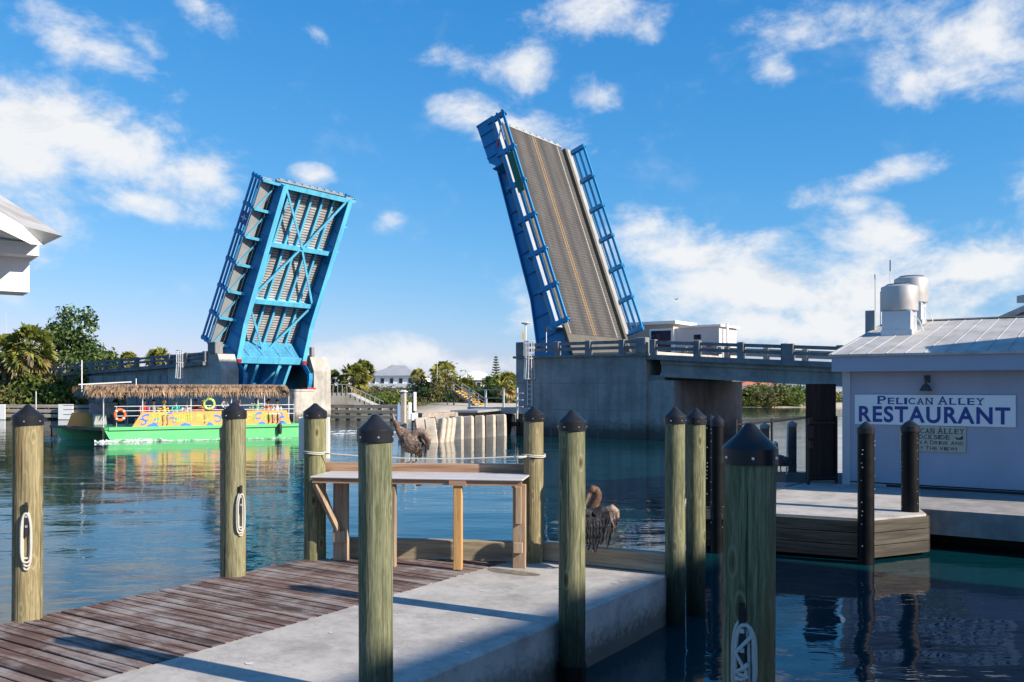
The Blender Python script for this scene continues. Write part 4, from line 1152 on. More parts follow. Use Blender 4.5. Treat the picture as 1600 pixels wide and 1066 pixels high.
bl = [((.12, -.07, .36), (.10, -.05, .20), (.14, 0, .02), 8, .05, .16, 1, .012), ((.19, -.085, .38), (.225, -.075, .20), (.07, 0, 0), 6, .035, .08, 4, .008), ((.16, -.09, .40), (.19, -.085, .28), (.10, 0, .02), 7, .04, .10, 0, .01),
      ((.17, -.08, .34), (.168, -.07, .10), (.03, 0, 0), 4, .035, .035, 4, .006), ((.09, .03, .18), (.10, .03, .05), (.07, 0, 0), 6, .04, .10, 4, .008)]
for k in range(5): bl.append(((-.10 + .05 * k, -.135, .38 - .02 * k), (-.07 + .05 * k, -.13, .27 - .015 * k), (.05, 0, 0), 4, .035, .07, 0, .012))
p1 = G(647, 722, 1.846)
make_pelican('brown pelican with bill raised standing on the timber rail behind the table', (p1.x, 12.22, 1.846), R(3), body, bl, .009, .93, [((-.243, -.052, .56), .009)])
# 2: dark-backed bird seen from behind on the kerb beam, head turned left with the bill laid on its neck
body = [([(.0, .0, .12), (.0, .03, .20), (.0, .05, .29), (.0, .06, .38), (.0, .05, .44)], [.08, .14, .16, .145, .07], 1),
        ([(-.01, .05, .42), (.0, .05, .48), (.02, .045, .54), (.052, .04, .60), (.058, .035, .655), (.035, .03, .70), (.0, .025, .712)], [.09, .07, .056, .05, .047, .044, .042], 3),
        ([(.03, .03, .70), (-.005, .02, .705), (-.04, .01, .68)], [.04, .05, .034], 3),
        ([(-.03, .01, .69), (-.055, -.005, .63), (-.078, -.015, .55), (-.092, -.02, .47)], [.026, .019, .014, .009], 5),
        ([(-.02, .015, .67), (-.045, .0, .60), (-.075, -.01, .53)], [.02, .02, .01], 6),
        ([(.03, .0, .42), (.11, -.01, .47), (.19, -.01, .46)], [.07, (.05, .06), (.045, .05)], 1),
        ([(.17, -.01, .47), (.215, -.015, .50), (.255, -.01, .46), (.27, 0, .38)], [.045, .05, (.04, .05), (.02, .035)], 2),
        ([(-.03, .0, .42), (-.10, -.02, .44), (-.17, -.02, .40), (-.20, 0, .30)], [.07, .055, (.045, .05), (.02, .035)], 1)]
body += legs(.0, .03, 0, .045, .13)
bl = []
for k in range(7): bl.append(((-.09 + .03 * k, -.085, .40), (-.095 + .032 * k, -.11, .29), (.04, 0, 0), 5, .04, .05, 1, .008))
for k in range(7): bl.append(((-.10 + .034 * k, -.105, .32), (-.105 + .036 * k, -.105, .20), (.04, 0, 0), 5, .04, .05, 1, .008))
for k in range(7): bl.append(((-.10 + .034 * k, -.09, .22), (-.09 + .031 * k, -.075, .10), (.04, 0, 0), 5, .04, .05, 1, .008))
bl += [((0, .0, .16), (.02, .0, .01), (.12, 0, 0), 8, .04, .20, 1, .012), ((.13, -.05, .45), (.12, -.05, .25), (.16, 0, 0), 10, .04, .15, 1, .012), ((.22, -.05, .47), (.245, -.045, .30), (.08, 0, .02), 8, .035, .09, 2, .01),
       ((.195, -.04, .30), (.165, -.035, .06), (.04, 0, 0), 6, .04, .05, 4, .006), ((.245, -.03, .40), (.235, -.02, .22), (.06, 0, 0), 6, .03, .06, 0, .01), ((-.15, -.04, .40), (-.15, -.04, .2), (.12, 0, 0), 7, .04, .12, 1, .012)]
p2 = G(926, 862, DECK + .25)
make_pelican('dark backed pelican perched on the kerb beam with its wing half open', (p2.x, p2.y, DECK + .247), R(-8), body, bl, .009, 1.08, [((-.012, -.022, .70), .009)])
# 3: quiet bird behind the mesh fence, bill tucked down the neck
body = [([(.26, 0, .26), (.16, 0, .28), (.06, 0, .32), (-.04, 0, .35), (-.09, 0, .40)], [.03, .085, .12, .115, .06], 0),
        ([(-.07, 0, .38), (-.10, 0, .46), (-.07, 0, .54), (-.05, 0, .62), (-.06, 0, .68)], [.07, .05, .04, .036, .034], 1),
        ([(-.05, 0, .67), (-.075, 0, .69), (-.10, 0, .67)], [.032, .042, .028], 9),
        ([(-.095, 0, .67), (-.125, -.01, .56), (-.145, -.015, .42), (-.15, -.015, .34)], [.026, .02, .013, .008], 5),
        ([(.05, -.1, .36), (.18, -.10, .30), (.34, -.05, .26)], [(.03, .08), (.03, .07), (.012, .03)], 0)]
body += legs(.0, 0, 0, .05, .24)
p3 = A(1217, 22.6, 0)
make_pelican('pelican resting on the far wooden dock behind the mesh fence', (p3.x, p3.y, .66), R(15), body, [((.18, -.12, .33), (.36, -.06, .24), (0, 0, .1), 6, .05, .08, 4, .01)], .011, 1.2)
# ------------------------------------------------------------------ restaurant
R0 = Vector((7.40, 20.40, 0)); RRr = R(-35)
def RP(x, y, z=0): return R0 + E1 * x + V1 * y + Vector((0, 0, z))
FL = 0.70
rs = thing('restaurant', 'low lavender grey restaurant building with a pale metal roof', 'building', R0, RRr)
o = MB(); o.box(0.0, 9.0, 0.0, 8.6, FL - .05, 3.28); o.build('wall', M['wall'], rs)
o = MB(); o.box(-.03, .14, -.03, .14, FL, 3.27); o.build('corner_board', M['trimlight'], rs)
o = MB(); o.bbox(-.16, 9.3, -.40, -.34, 3.20, 3.57, .006); o.build('fascia', M['trim'], rs)
o = MB(); o.box(-.1, 9.2, -.335, 0.0, 3.24, 3.275); o.build('soffit', M['trim'], rs)
def roofz(y): return 3.585 + .195 * (y + .42)
RY = 4.75
o = MB()
o._add([(-.22, -.45, roofz(-.45)), (9.3, -.45, roofz(-.45)), (9.3, RY, roofz(RY)), (-.22, RY, roofz(RY)), (9.3, 2 * RY + .45, roofz(-.45)), (-.22, 2 * RY + .45, roofz(-.45)),
        (-.22, -.45, roofz(-.45) - .05), (9.3, -.45, roofz(-.45) - .05), (9.3, RY, roofz(RY) - .05), (-.22, RY, roofz(RY) - .05), (9.3, 2 * RY + .45, roofz(-.45) - .05), (-.22, 2 * RY + .45, roofz(-.45) - .05)],
       [(0, 1, 2, 3), (3, 2, 4, 5), (7, 6, 9, 8), (8, 9, 11, 10), (0, 6, 7, 1), (0, 3, 9, 6), (3, 5, 11, 9), (1, 7, 8, 2), (2, 8, 10, 4), (5, 4, 10, 11)])
for k in range(26):
    x = -.15 + k * .38
    for (y0, y1) in ((-.45, RY),):
        o._add([(x - .012, y0, roofz(y0) + .001), (x + .012, y0, roofz(y0) + .001), (x + .012, y1, roofz(y1) + .001), (x - .012, y1, roofz(y1) + .001), (x - .006, y0, roofz(y0) + .010), (x + .006, y0, roofz(y0) + .010), (x + .006, y1, roofz(y1) + .010), (x - .006, y1, roofz(y1) + .010)],
               [(0, 1, 5, 4), (2, 3, 7, 6), (4, 5, 6, 7), (1, 2, 6, 5), (3, 0, 4, 7)])
o.build('roof', M['metalroof'], rs)
o = MB(); o.slab_yz([(-.02, 3.28), (2 * RY + .02, 3.28), (RY, roofz(RY) - .08)], -.02, .1); o.build('gable', M['wall'], rs)
o = MB(); o.beam((-.25, RY, roofz(RY) + .01), (9.3, RY, roofz(RY) + .01), .3, .03); o.build('ridge_cap', M['metalroof'], rs)
o = MB(); o.box(.1, 9, -.012, -.002, FL + .06, FL + .085); o.box(.9, 9, -.02, -.013, FL, FL + .05); o.build('base_crack', M['rubber'], rs)
# second roof beyond
o = MB(); o.slab_xz([(1.6, 4.34), (9.2, 7.76), (9.2, 7.6), (1.6, 4.18)], RY + .85, RY + 6); o.build('upper_roof', M['metalroof'], rs)
o = MB(); o.slab_xz([(1.9, 3.3), (9, 3.3), (9, 7.5), (1.9, 4.3)], RY + 1.1, RY + 5.7); o.build('upper_gable', M['trim'], rs)

# big sign
sg = thing('sign_board', 'large white sign reading Pelican Alley Restaurant on the wall', 'sign', R0, RRr, )
o = MB(); o.bbox(.24, 3.38, -.035, -.005, 2.05, 2.70, .004); o.build('board', M['signwhite'], sg)
link('lettering', fit_text(text_mesh('RESTAURANT', 1, M['signblue'], .006, .028, 'LEFT', 1.14), .33, 3.28, 2.10, 2.455, -.039), sg)
def smallcaps(words, x0, x1, z0, zc, y, m, parent, bold=.03, lo=.78, serif=True):
    """capital-and-small-capital line with slab serifs"""
    seq = []
    for w_ in words.split(' '):
        for i, ch in enumerate(w_): seq.append((ch, 1.0 if i == 0 else lo))
        seq.append((' ', .4))
    seq = seq[:-1]
    adv = {'I': .34, ' ': .62, 'W': 1.05, 'M': 1.0, "'": .25, '!': .3}
    tot = sum(adv.get(c, .78) * s for c, s in seq); u = (x1 - x0) / tot; x = x0
    mb = MB(); H_ = zc - z0
    for ch, s in seq:
        w_ = adv.get(ch, .78) * s * u
        if ch != ' ':
            me = text_mesh(ch, 1, m, .005, bold)
            fit_text(me, x + w_ * .10, x + w_ * .90, z0, z0 + H_ * s, y)
            mb._add([v.co[:] for v in me.vertices], [tuple(p.vertices) for p in me.polygons]); bpy.data.meshes.remove(me)
            if serif:
                t = H_ * .09; e = w_ * .05
                def bar(a, b, zz): mb.box(a, b, y - .0035, y + .0015, zz, zz + t)
                zt = z0 + H_ * s - t
                if ch in 'PNIAKHRFTYW': bar(x + e, x + w_ * (.48 if ch in 'PAKHRFN' else .72), z0 - .001) if ch in 'PAKHRFN' else bar(x + w_ * .28, x + w_ * .72, z0 - .001)
                if ch in 'AKHRN': bar(x + w_ * .62, x + w_ - e, z0 - .001)
                if ch in 'NYWKHI': bar(x + e, x + w_ * .4, zt + .001); bar(x + w_ * .6, x + w_ - e, zt + .001)
                if ch in 'LED': bar(x + e, x + w_ * .5, zt + .001)
        x += w_
    return mb.build('lettering', m, parent)
smallcaps('PELICAN ALLEY', .70, 2.82, 2.495, 2.672, -.039, M['signblue'], sg, .012)
s2 = thing('sign_board', 'small cream dockside sign below the big white sign', 'sign', R0, RRr)
o = MB(); o.bbox(1.17, 2.47, -.03, -.004, 1.50, 2.04, .004); o.build('board', M['signcream'], s2)
smallcaps('PELICAN ALLEY', 1.21, 2.44, 1.885, 2.02, -.033, M['signdark'], s2, .008)
smallcaps('DOCKSIDE', 1.44, 2.17, 1.765, 1.865, -.033, M['signdark'], s2, .008, .9)
smallcaps('SIP ON A DRINK AND', 1.21, 2.43, 1.655, 1.735, -.033, M['signdark'], s2, .004, .9, False)
smallcaps('ENJOY THE VIEW!', 1.25, 2.30, 1.535, 1.615, -.033, M['signdark'], s2, .004, .9, False)
o = MB(); o._add([(2.24, -.033, 1.83), (2.33, -.033, 1.80), (2.42, -.033, 1.86), (2.41, -.033, 1.77), (2.30, -.033, 1.765)], [(0, 1, 4), (1, 2, 3, 4)]); o.build('bird_mark', M['signdark'], s2)

lm = thing('wall_lamp', 'small rusty hooded lamp on the wall above the white sign', 'lamp', RP(1.72, 0, 2.78), RRr)
o = MB(); o.lathe([(.13, 0), (.12, .02), (.07, .12), (.03, .15), (0, .15)], 16, c=(0, -.16)); o.build('lamp_hood', m_plain('rusty bronze', (.10, .085, .075), .6, .3, .3, 8), lm, 30)
o = MB(); o.ring([(0, -.16, .14), (0, -.17, .24), (0, -.10, .29), (0, -.005, .27)], .022, 8); o.bbox(-.06, .06, -.03, -.003, .18, .33, .01); o.build('bracket', m_plain('dull bronze', (.12, .10, .09), .6, .3, .3, 8), lm, 40)

def roof_fan(label, x, y, r, h1, h2, bx):
    z0 = roofz(y)
    t = thing('roof_fan', label, 'roof vent', RP(x, y, z0), RRr, 'upblast fans on the restaurant roof')
    o = MB(); o.bbox(-bx / 2, bx / 2, -bx / 2, bx / 2, -.12, h1, .012); o.box(-bx / 2 - .02, bx / 2 + .02, -bx / 2 - .02, bx / 2 + .02, -.14, .07); o.build('curb_box', M['galv'], t)
    o = MB(); o.lathe([(bx / 2, h1), (r * .99, h1 + .01), (r, h1 + .02), (r, h1 + h2 * .88), (r * .97, h1 + h2 * .9), (r * .72, h1 + h2 * .965)], 36); dr = o.build('drum', M['steel'], t, 30)
    o = MB(); o.lathe([(r * .72, h1 + h2 * .93), (r * .72, h1 + h2 * .99), (r * .66, h1 + h2), (r * .60, h1 + h2 * .97), (0, h1 + h2 * .965)], 28); o.build('top_ring', M['black'], t, 30)
    o = MB(); o.ring([(bx / 2 + .01, 0, h1 * .8), (bx / 2 + .12, .05, h1 * .5), (bx / 2 + .2, .05, .05)], .015, 6); o.build('conduit', M['galv'], t)
    return t
roof_fan('front steel roof fan drum on a square base, nearer the eave', .62, 2.55, .42, .53, .66, .66)
roof_fan('rear steel roof fan drum standing behind the front one', .52, 4.35, .41, .52, .70, .62)
o = MB(); o.bbox(-.1, .14, -.06, .06, -.2, .5, .01); ab = thing('antenna_box', 'grey box with a tall whip antenna at the left roof edge', 'antenna', RP(-.25, 3.3, roofz(3.3)), RRr); o.build('box', M['walkgrey'], ab)
o = MB(); o.ring([(.12, .05, .3), (.12, .05, 1.35)], .012, 6); o.ring([(.12, .05, 1.3), (.12, .05, 1.42)], .024, 6); o.build('whip', M['galv'], ab)
mast(RP(-.05, 4.6, roofz(4.6)), 1.35, 'thin antenna wire with a black tip on the restaurant ridge', .008, 'antenna', 'bulb', 'roof antennas')
mast(RP(-.2, 4.2, roofz(4.2)), .85, 'thin antenna with a slanting arm on the restaurant roof', .01, 'antenna', 'arm', 'roof antennas')

# landing in front of it
ld = thing('landing', 'concrete landing with timber sides at the restaurant corner', 'dock', (0, 0, 0))
c0 = G(1355, 811, FL); c1 = A(1447, 15.6); cl = (3.0, 16.4)
W0 = RP(-.2, -.01); W1 = RP(1.6, -.01)
s1 = (7.25, 16.3)
poly = [cl, (c0.x, c0.y), (c1.x, c1.y), s1, (W1.x, W1.y), (W0.x, W0.y), (5.2, 21.1), (3.6, 18.6)]
o = MB(); o.prism(poly, FL - .10, FL); o.build('concrete_top', M['slab'], ld)
for (p, q) in (((3.0, 16.4), (c0.x, c0.y)), ((c0.x, c0.y), (c1.x, c1.y)), ((c1.x, c1.y), s1)):
    p = Vector((*p, 0)); q = Vector((*q, 0)); d = q - p; a = math.atan2(d.y, d.x)
    o = MB()
    for k in range(3): o.bbox(.0, d.length, -.06, -.005, .06 + k * .205, .255 + k * .205, .006)
    ob = o.build('fascia_boards', M['greywood'], ld); ob.location = (p.x, p.y, 0); ob.rotation_euler = (0, 0, a)
o = MB()
for (x, y) in ((4.2, 16.4), (6.0, 15.6), (6.6, 16.0), (7.0, 18.2), (4.4, 18.6)): o.lathe([(.12, -2), (.12, FL - .11)], 12, c=(x, y))
o.build('under_posts', M['sleeve'], ld)
sw = thing('seawall_walk', 'raised concrete walk along the restaurant wall over the water', 'walkway', (0, 0, 0))
W2 = RP(9.2, -.01); f1 = G(1600, 806, FL)
df = Vector((f1.x - s1[0], f1.y - s1[1], 0)).normalized()
f2 = Vector((*s1, 0)) + df * 7.0
o = MB(); o.prism([s1, (f2.x, f2.y), (W2.x, W2.y), (W1.x + .002, W1.y - .002)], .26, FL - .004); o.build('slab', M['concrete'], sw)
o = MB(); o.prism([(s1[0] + .4, s1[1] + .8), (f2.x + .4, f2.y + .8), (W2.x, W2.y + 8), (W0.x + .5, W0.y + 8)], -2, .255); o.build('shade_back_wall', M['sleeve'], sw)  # black colour stands in for shade in the gap under the slab

# mesh fence, gate
def post(mb, p, z0, z1, r=.028): mb.ring([(p.x, p.y, z0), (p.x, p.y, z1)], r, 8)
fa = A(1150, 18.1); fb = A(1206, 18.75); fc = A(1262, 20.3)
fn = thing('mesh_fence', 'black chain mesh fence closing the landing beside the brown gate', 'fence', (0, 0, 0))
o = MB(); o.ring([(fa.x, fa.y, 2.12), (fb.x, fb.y, 2.16), (fc.x, fc.y, 2.20)], .022, 7); o.build('top_rail', M['black'], fn); o = MB(); o.ring([(fa.x, fa.y, FL + .06), (fb.x, fb.y, FL + .06), (fc.x, fc.y, FL + .06)], .012, 6); o.build('bottom_rail', M['black'], fn)
for p in (fa, fb):
    o = MB(); post(o, p, FL - .02, 2.22); o.build('fence_post', M['black'], fn)
o = MB()
for p, q in ((fa, fb), (fb, fc)):
    Ls = (q - p).length; n = int(Ls / .06)
    hz = 1.46
    for k in range(-24, n):
        for sgn in (1, -1):
            # diagonal wires clipped to the panel
            x0, z0 = k * .06, 0.0; x1, z1 = x0 + hz, hz
            a0 = max(0, -x0 / hz); a1 = min(1, (Ls - x0) / hz)
            if a1 <= a0: continue
            P_ = lambda t: (p + (q - p) * ((x0 + hz * t) / Ls)) + Vector((0, 0, FL + .06 + (hz * t if sgn > 0 else hz * (1 - t))))
            o.beam(P_(a0), P_(a1), .0035, .0035)
for k in range(60):
    p = fa.lerp(fb, k / 28) if k < 28 else fb.lerp(fc, (k - 28) / 32)
    o.beam((p.x, p.y, 2.15), (p.x + .006, p.y, 2.235), .006, .006)
o.build('wire_mesh', M['black'], fn)
gt = thing('gate', 'tall dark brown board gate with a black frame and latch', 'gate', (fc.x, fc.y, 0), math.atan2(W0.y - .02 - fc.y, W0.x - fc.x))
gl = math.hypot(W0.x - fc.x, W0.y - fc.y) + .06
o = MB()
for k in range(6): o.bbox(k * gl / 6 + .002, (k + 1) * gl / 6 - .002, .05, .09, FL + .08, ZY(600, 20.4), .004)
o.build('gate_boards', M['gate'], gt)
o = MB()
for x in (0.0, gl - .06): o.box(x, x + .05, -.02, .045, FL, 2.22 if x else 2.2)
o.box(.05, gl - .06, -.01, .03, FL + .12, FL + .17); o.box(.05, gl - .06, -.01, .03, 2.05, 2.09); o.build('gate_frame', M['black'], gt)
o = MB(); o.bbox(-.07, .10, -.09, -.025, 1.72, 2.02, .01); o.bbox(-.02, .06, -.11, -.025, 2.05, 2.2, .01); o.bbox(.0, .08, -.1, -.025, 1.5, 1.68, .01); o.build('latch', M['black'], gt)

# wooden dock behind the fence, with piles
wd = thing('dock', 'dark wooden dock with loose boards behind the mesh fence', 'dock', A(1200, 22.8), R(-12))
o = MB()
for k in range(18): o.bbox(-2.2, 3.6, -2.2 + k * .2, -2.2 + k * .2 + .185, .56, .64, .006)
o.build('plank_deck', M['darkwood'], wd)
o = MB()
for x in (-2, .5, 3): o.ring([(x, 0, -2), (x, 0, .555)], .13, 10)
o.build('under_posts', M['darkwood'], wd)
def grey_pile(label, px, dpx, pytop, y):
    p = A(px, y); r = dpx / F * y / 2; zt = ZY(pytop, y)
    t = thing('dock_pile', label, 'pile', (p.x, p.y, 0), 0, 'grey capped piles behind the fence')
    m = MB(); m.lathe([(r, -2), (r, zt - .12)], 16); m.build('shaft', M['darkwood'], t, 50)
    m = MB(); m.lathe([(r * 1.1, zt - .16), (r * 1.1, zt - .08), (0, zt)], 16); m.build('pile_cap', M['walkgrey'], t, 30)
grey_pile('grey capped pile standing on the dark dock beside the brown gate', 1238, 13, 657, 24.3)
grey_pile('grey capped pile behind the fence left of the mesh post', 1195, 14, 660, 24.8)
o = MB(); p = A(1229, 23.2); q = A(1231, 23.4); o.beam((p.x, p.y, .62), (q.x, q.y, ZY(664, 23.4)), .035, .035)
tag(o.build('white_pole', M['white']), 'slim white pole leaning on the grey capped pile by the gate', 'pole')
# small timber ledge between the piles, left of the nearest pile
o = MB(); p = A(1108, 15.9); o.bbox(-.45, .5, -.15, .15, FL - .12, FL + .06, .01)
lg = o.build('timber_ledge', M['greywood']); lg.location = (p.x, p.y, 0); lg.rotation_euler = (0, 0, R(-15)); tag(lg, 'short timber ledge under the black piles beside the green pair', 'ledge')

# wing and tall block added out of frame, placed to shade dock and water
wg = thing('shade_wing', 'unseen grey wing added to shade the right seawall', 'building', (10.75, 16.65, 0), 0)
o = MB(); o.box(0, 6, 0, 2.1, .3, 4.6); o.build('wall', M['wall'], wg)
o = MB(); o.slab_xz([(-.3, 4.605), (6.3, 4.605), (6.3, 4.75), (-.3, 4.75)], -.3, 2.3); o.build('roof', M['metalroof'], wg)
o = MB(); o.box(2, 3.4, -.02, .06, 1.5, 3.2); fr = o.build('window', M['white'], wg)
o = MB(); o.box(2.1, 3.3, -.045, -.021, 1.6, 3.1); o.build('pane', M['glass'], fr)
po = thing('shade_building', 'unseen tall grey block with a flat roof, added to shade the dock', 'building', (0, 0, 0), 0)  # made-up block, set far off for a soft shadow edge
TT = 17.0
e0 = Vector((.33, 9.25, 0)) + Vector((.88, -.475, 0)) * TT
zr = DECK + TT * math.tan(ELEV)
u_ = Vector((.60, .80, 0)); n_ = Vector((.80, -.60, 0))
pa_ = e0 + u_ * 7.2; pb_ = e0 - u_ * 9
o = MB(); o.prism([(pa_.x, pa_.y), (pb_.x, pb_.y), (pb_ + n_ * 7).to_tuple()[:2], (pa_ + n_ * 7).to_tuple()[:2]], zr - .2, zr); o.build('roof', M['metalroof'], po)
i0 = pa_ + n_ * .6 - u_ * .4; i1 = pb_ + n_ * .6 + u_ * .4
o = MB(); o.prism([(i0.x, i0.y), (i1.x, i1.y), (i1 + n_ * 5.8).to_tuple()[:2], (i0 + n_ * 5.8).to_tuple()[:2]], .3, zr - .205); o.build('wall', M['wall'], po)
for zz in (1.6, 4.8, 7.8):
    for k in range(4):
        c = i0 - u_ * (1.6 + k * 3.2) - n_ * .02
        o = MB(); o.at(Matrix.Translation((c.x, c.y, zz)) @ Matrix.Rotation(math.atan2(u_.y, u_.x), 4, 'Z')).box(-.6, .6, .0, .05, 0, 1.5); w_ = o.build('window', M['white'], po)
        o = MB(); o.at(Matrix.Translation((c.x, c.y, zz)) @ Matrix.Rotation(math.atan2(u_.y, u_.x), 4, 'Z')).box(-.52, .52, .051, .06, .08, 1.42); o.build('pane', M['glass'], w_)

# white eave corner at the upper left
ev = thing('pavilion', 'white pavilion roof corner with deep eave at the upper left', 'building', (0, 0, 0))
Ye = 9.0
tip = A(98, Ye, ZY(369, Ye))
def ep(px, py, y): p = A(px, y); return (p.x, p.y, ZY(py, y))
o = MB()
T = ep(98, 369, 8.9); U = ep(0, 304, 9.9); Rg = ep(-160, 200, 11.3); B1 = ep(36, 353, 8.2); B2 = ep(-60, 296, 7.4); B3 = ep(-260, 180, 6.5)
S1 = ep(70, 382, 8.95); S2 = ep(47, 383, 8.6)
o._add([T, U, Rg, B3, B2, B1], [(0, 1, 2, 3, 4, 5)])
o.build('roof_sheet', M['metalroof'], ev)
o = MB()
F1 = ep(49, 382, 8.15); F2 = ep(25, 370, 8.05); F3 = ep(-60, 330, 7.35); F4 = ep(68, 383, 8.85)
o._add([B1, T, F4, F1], [(0, 1, 2, 3)]); o._add([B2, B1, F1, F2, F3], [(0, 1, 2, 3, 4)])
o._add([F1, F4, ep(60, 383, 9.3), ep(-80, 372, 9.6), F3, F2], [(0, 1, 2, 3, 4, 5)])
o.build('gutter', M['white'], ev)
def wbox(mb, px1, py0, py1, y, dep=1.6, ln=4.0):
    x1 = (px1 - CX) / F * y; z0 = ZY(py1, y); z1 = ZY(py0, y)
    mb.at(Matrix.Translation((x1, y, 0)) @ Matrix.Rotation(R(36), 4, 'Z')).box(-ln, 0, 0, dep, z0, z1).at(Matrix.Identity(4))
o = MB(); wbox(o, 61, 380, 400, 8.55, .5); o.build('crown_board', M['white'], ev)
o = MB(); wbox(o, 46, 401.5, 457, 8.7, .4); o.build('wall', M['white'], ev)
o = MB(); o.box(-6.9, -6.6, 9.2, 9.5, -1, ZY(455, 8.9)); o.box(-6.9, -6.6, 10.6, 10.9, -1, ZY(455, 8.9)); o.build('post', M['white'], ev)
# ------------------------------------------------------------------ the thatched tour boat
BW = R(32)
bow = A(163, 47.9)                                  # near front corner at the waterline
bt = thing('tour_boat', 'bright green tour boat with a palm thatched roof and orange painted side', 'boat', (bow.x, bow.y, 0), BW)
BLn, BWd, SK = 10.9, 4.9, 1.95                      # length, beam, how far the far side leads
# local: x aft, y to the far side; the far hull leads by SK
def pont(y0, y1, x0):
    o = MB()
    x1 = BLn
    prof = [(x0 + .95, -.5), (x0 + .25, .15), (x0, .62), (x1, .62), (x1, .1), (x1 - .5, -.4)]
    o.slab_xz(prof, y0, y1); return o
pont(0, 1.2, 0.0).build('hull', M['hull'], bt)
pont(BWd - 1.2, BWd, -SK).build('hull', M['hull'], bt)
o = MB(); o.prism([(-.05, -.06), (BLn + .1, -.06), (BLn + .1, BWd + .06), (-SK - .05, BWd + .06)], .625, .75); o.build('deck', M['hulldark'], bt)
o = MB(); o.bbox(.2, BLn + .12, -.10, -.062, .60, .77, .01); o.build('gunwale', M['hull'], bt)
o = MB(); o.beam((-.1, -.1, .69), (-SK - .12, BWd, .69), .12, .16); o.beam((-.06, -.05, .0), (-.06, -.05, .75), .10, .10); o.beam((-SK - .08, BWd - .05, .1), (-SK - .08, BWd - .05, .75), .08, .08); o.build('bow_frame', M['black'], bt)
o = MB(); o.slab_xz([(1.35, .756), (1.85, 1.55), (9.75, 1.55), (10.0, .756)], -.04, .03); pn = o.build('side_panel', M['panel'], bt)
o = MB(); o.slab_xz([(-1.5, .756), (-1.25, 1.5), (.1, 1.5), (.1, .756)], 2.6, 2.68); o.build('bow_panel', M['panel'], bt)
# painted mural: curling waves and loose lime lettering
rg = random.Random(12)
o = MB()
def curl(cx, cz, s, flip=1):
    pts = [(cx + flip * s * (1.15 - t * 1.1) * math.cos(1.2 + t * 5), -.046, cz + s * (1.15 - t * .8) * .62 * math.sin(1.2 + t * 5)) for t in [i / 14 for i in range(15)]]
    rad = [(.004, s * .20 * (1 - .6 * i / 14)) for i in range(15)]
    for i in range(14):
        p, q = pts[i], pts[i + 1]; o.beam(p, q, .008, s * .36 * (1 - .6 * i / 14), (0, 1, 0) if False else (0, 0, 1))
for cx, cz, s, fl in ((2.1, 1.2, .30, 1), (1.85, .98, .27, -1), (2.6, 1.0, .25, 1), (3.3, 1.3, .27, 1), (3.45, 1.05, .24, -1), (5.75, 1.08, .32, -1), (6.25, 1.25, .30, 1), (6.75, 1.05, .30, -1), (7.1, 1.25, .2, 1), (8.15, 1.2, .32, 1), (9.3, 1.25, .25, -1), (9.5, .98, .27, 1)): curl(cx, cz, s, fl)
for cx, s in ((2.4, .35), (4.1, .34), (5.4, .22), (8.3, .26), (9.5, .28)): o.slab_xz([(cx - s, .76), (cx - s * .6, .88), (cx, .95), (cx + s * .6, .87), (cx + s, .76)], -.05, -.041)
o.build('mural_waves', M['muralblue'], pn)
x = 2.45
for i, (sx, n) in enumerate(((2.4, 5), (3.5, 8), (4.7, 6), (6.0, 2), (7.4, 5), (8.45, 6))):
    o = MB(); x = sx; hgt = .50 if i == 0 else .40
    for k in range(n):
        wdt = .17 if i == 0 else .125; z0 = 1.0 + rg.uniform(-.02, .02)
        o.beam((x, -.050, z0), (x + rg.uniform(-.02, .02), -.050, z0 + hgt), .008, .035 if i else .05, (1, 0, 0))
        f = rg.choice((0, 1, 2))
        if f == 0: o.beam((x, -.05, z0 + hgt * .5), (x + wdt * .7, -.05, z0 + hgt), .008, .03); o.beam((x, -.05, z0 + hgt * .5), (x + wdt * .7, -.05, z0), .008, .03)
        elif f == 1: o.ring([(x + wdt * .35 + wdt * .3 * math.cos(a), -.05, z0 + hgt * .5 + hgt * .4 * math.sin(a)) for a in [q * math.pi / 6 for q in range(12)]], .016, 4, closed=True)
        else:
            for zz in (0, .5, 1): o.beam((x, -.05, z0 + hgt * zz), (x + wdt * .6, -.05, z0 + hgt * zz), .008, .03)
        x += wdt
    o.build('mural_word', M['murallime'], pn)
# posts, rails, roof
for x in (-.9, 1.9, 4.4, 6.6, 8.1, 9.9):
    for y in (.08, BWd - .12):
        xx = x - (SK * y / BWd if x < 1 else 0)
        o = MB(); o.ring([(xx + (.9 if x < 0 and y < 1 else 0), y, .75), (xx + (.9 if x < 0 and y < 1 else 0), y, 2.65)], .035, 7); o.build('roof_post', M['galv'], bt)
o = MB()
for z in (1.35, 1.62, 1.86):
    for y in (.05, BWd - .08): o.ring([(.5 if y < 1 else -SK + .5, y, z), (10.2, y, z)], .022, 6)
    o.ring([(10.2, .05, z), (10.2, BWd - .08, z)], .022, 6)
for k in range(9):
    for y in (.05, BWd - .08): o.ring([(.6 + k * 1.2, y, .75), (.6 + k * 1.2, y, 1.86)], .022, 6)
o.build('railing', M['galv'], bt)
o = MB()
cxs = [-2.0, -1.0, 2, 5, 8, 10.0]
def rz(x): return 2.62 - .025 * (x - 0) * .35
for (xa, xb) in zip(cxs, cxs[1:]):
    pass
pr = [(-.30, 2.60), (-.15, 2.82), (.8, 3.0), (BWd / 2, 3.05), (BWd - .6, 3.0), (BWd + .55, 2.80), (BWd + .75, 2.55)]
o.slab_yz(pr, -.6, 9.6)
rf = o.build('canopy_roof', M['thatch'], bt)
o = MB(); rt = random.Random(5)
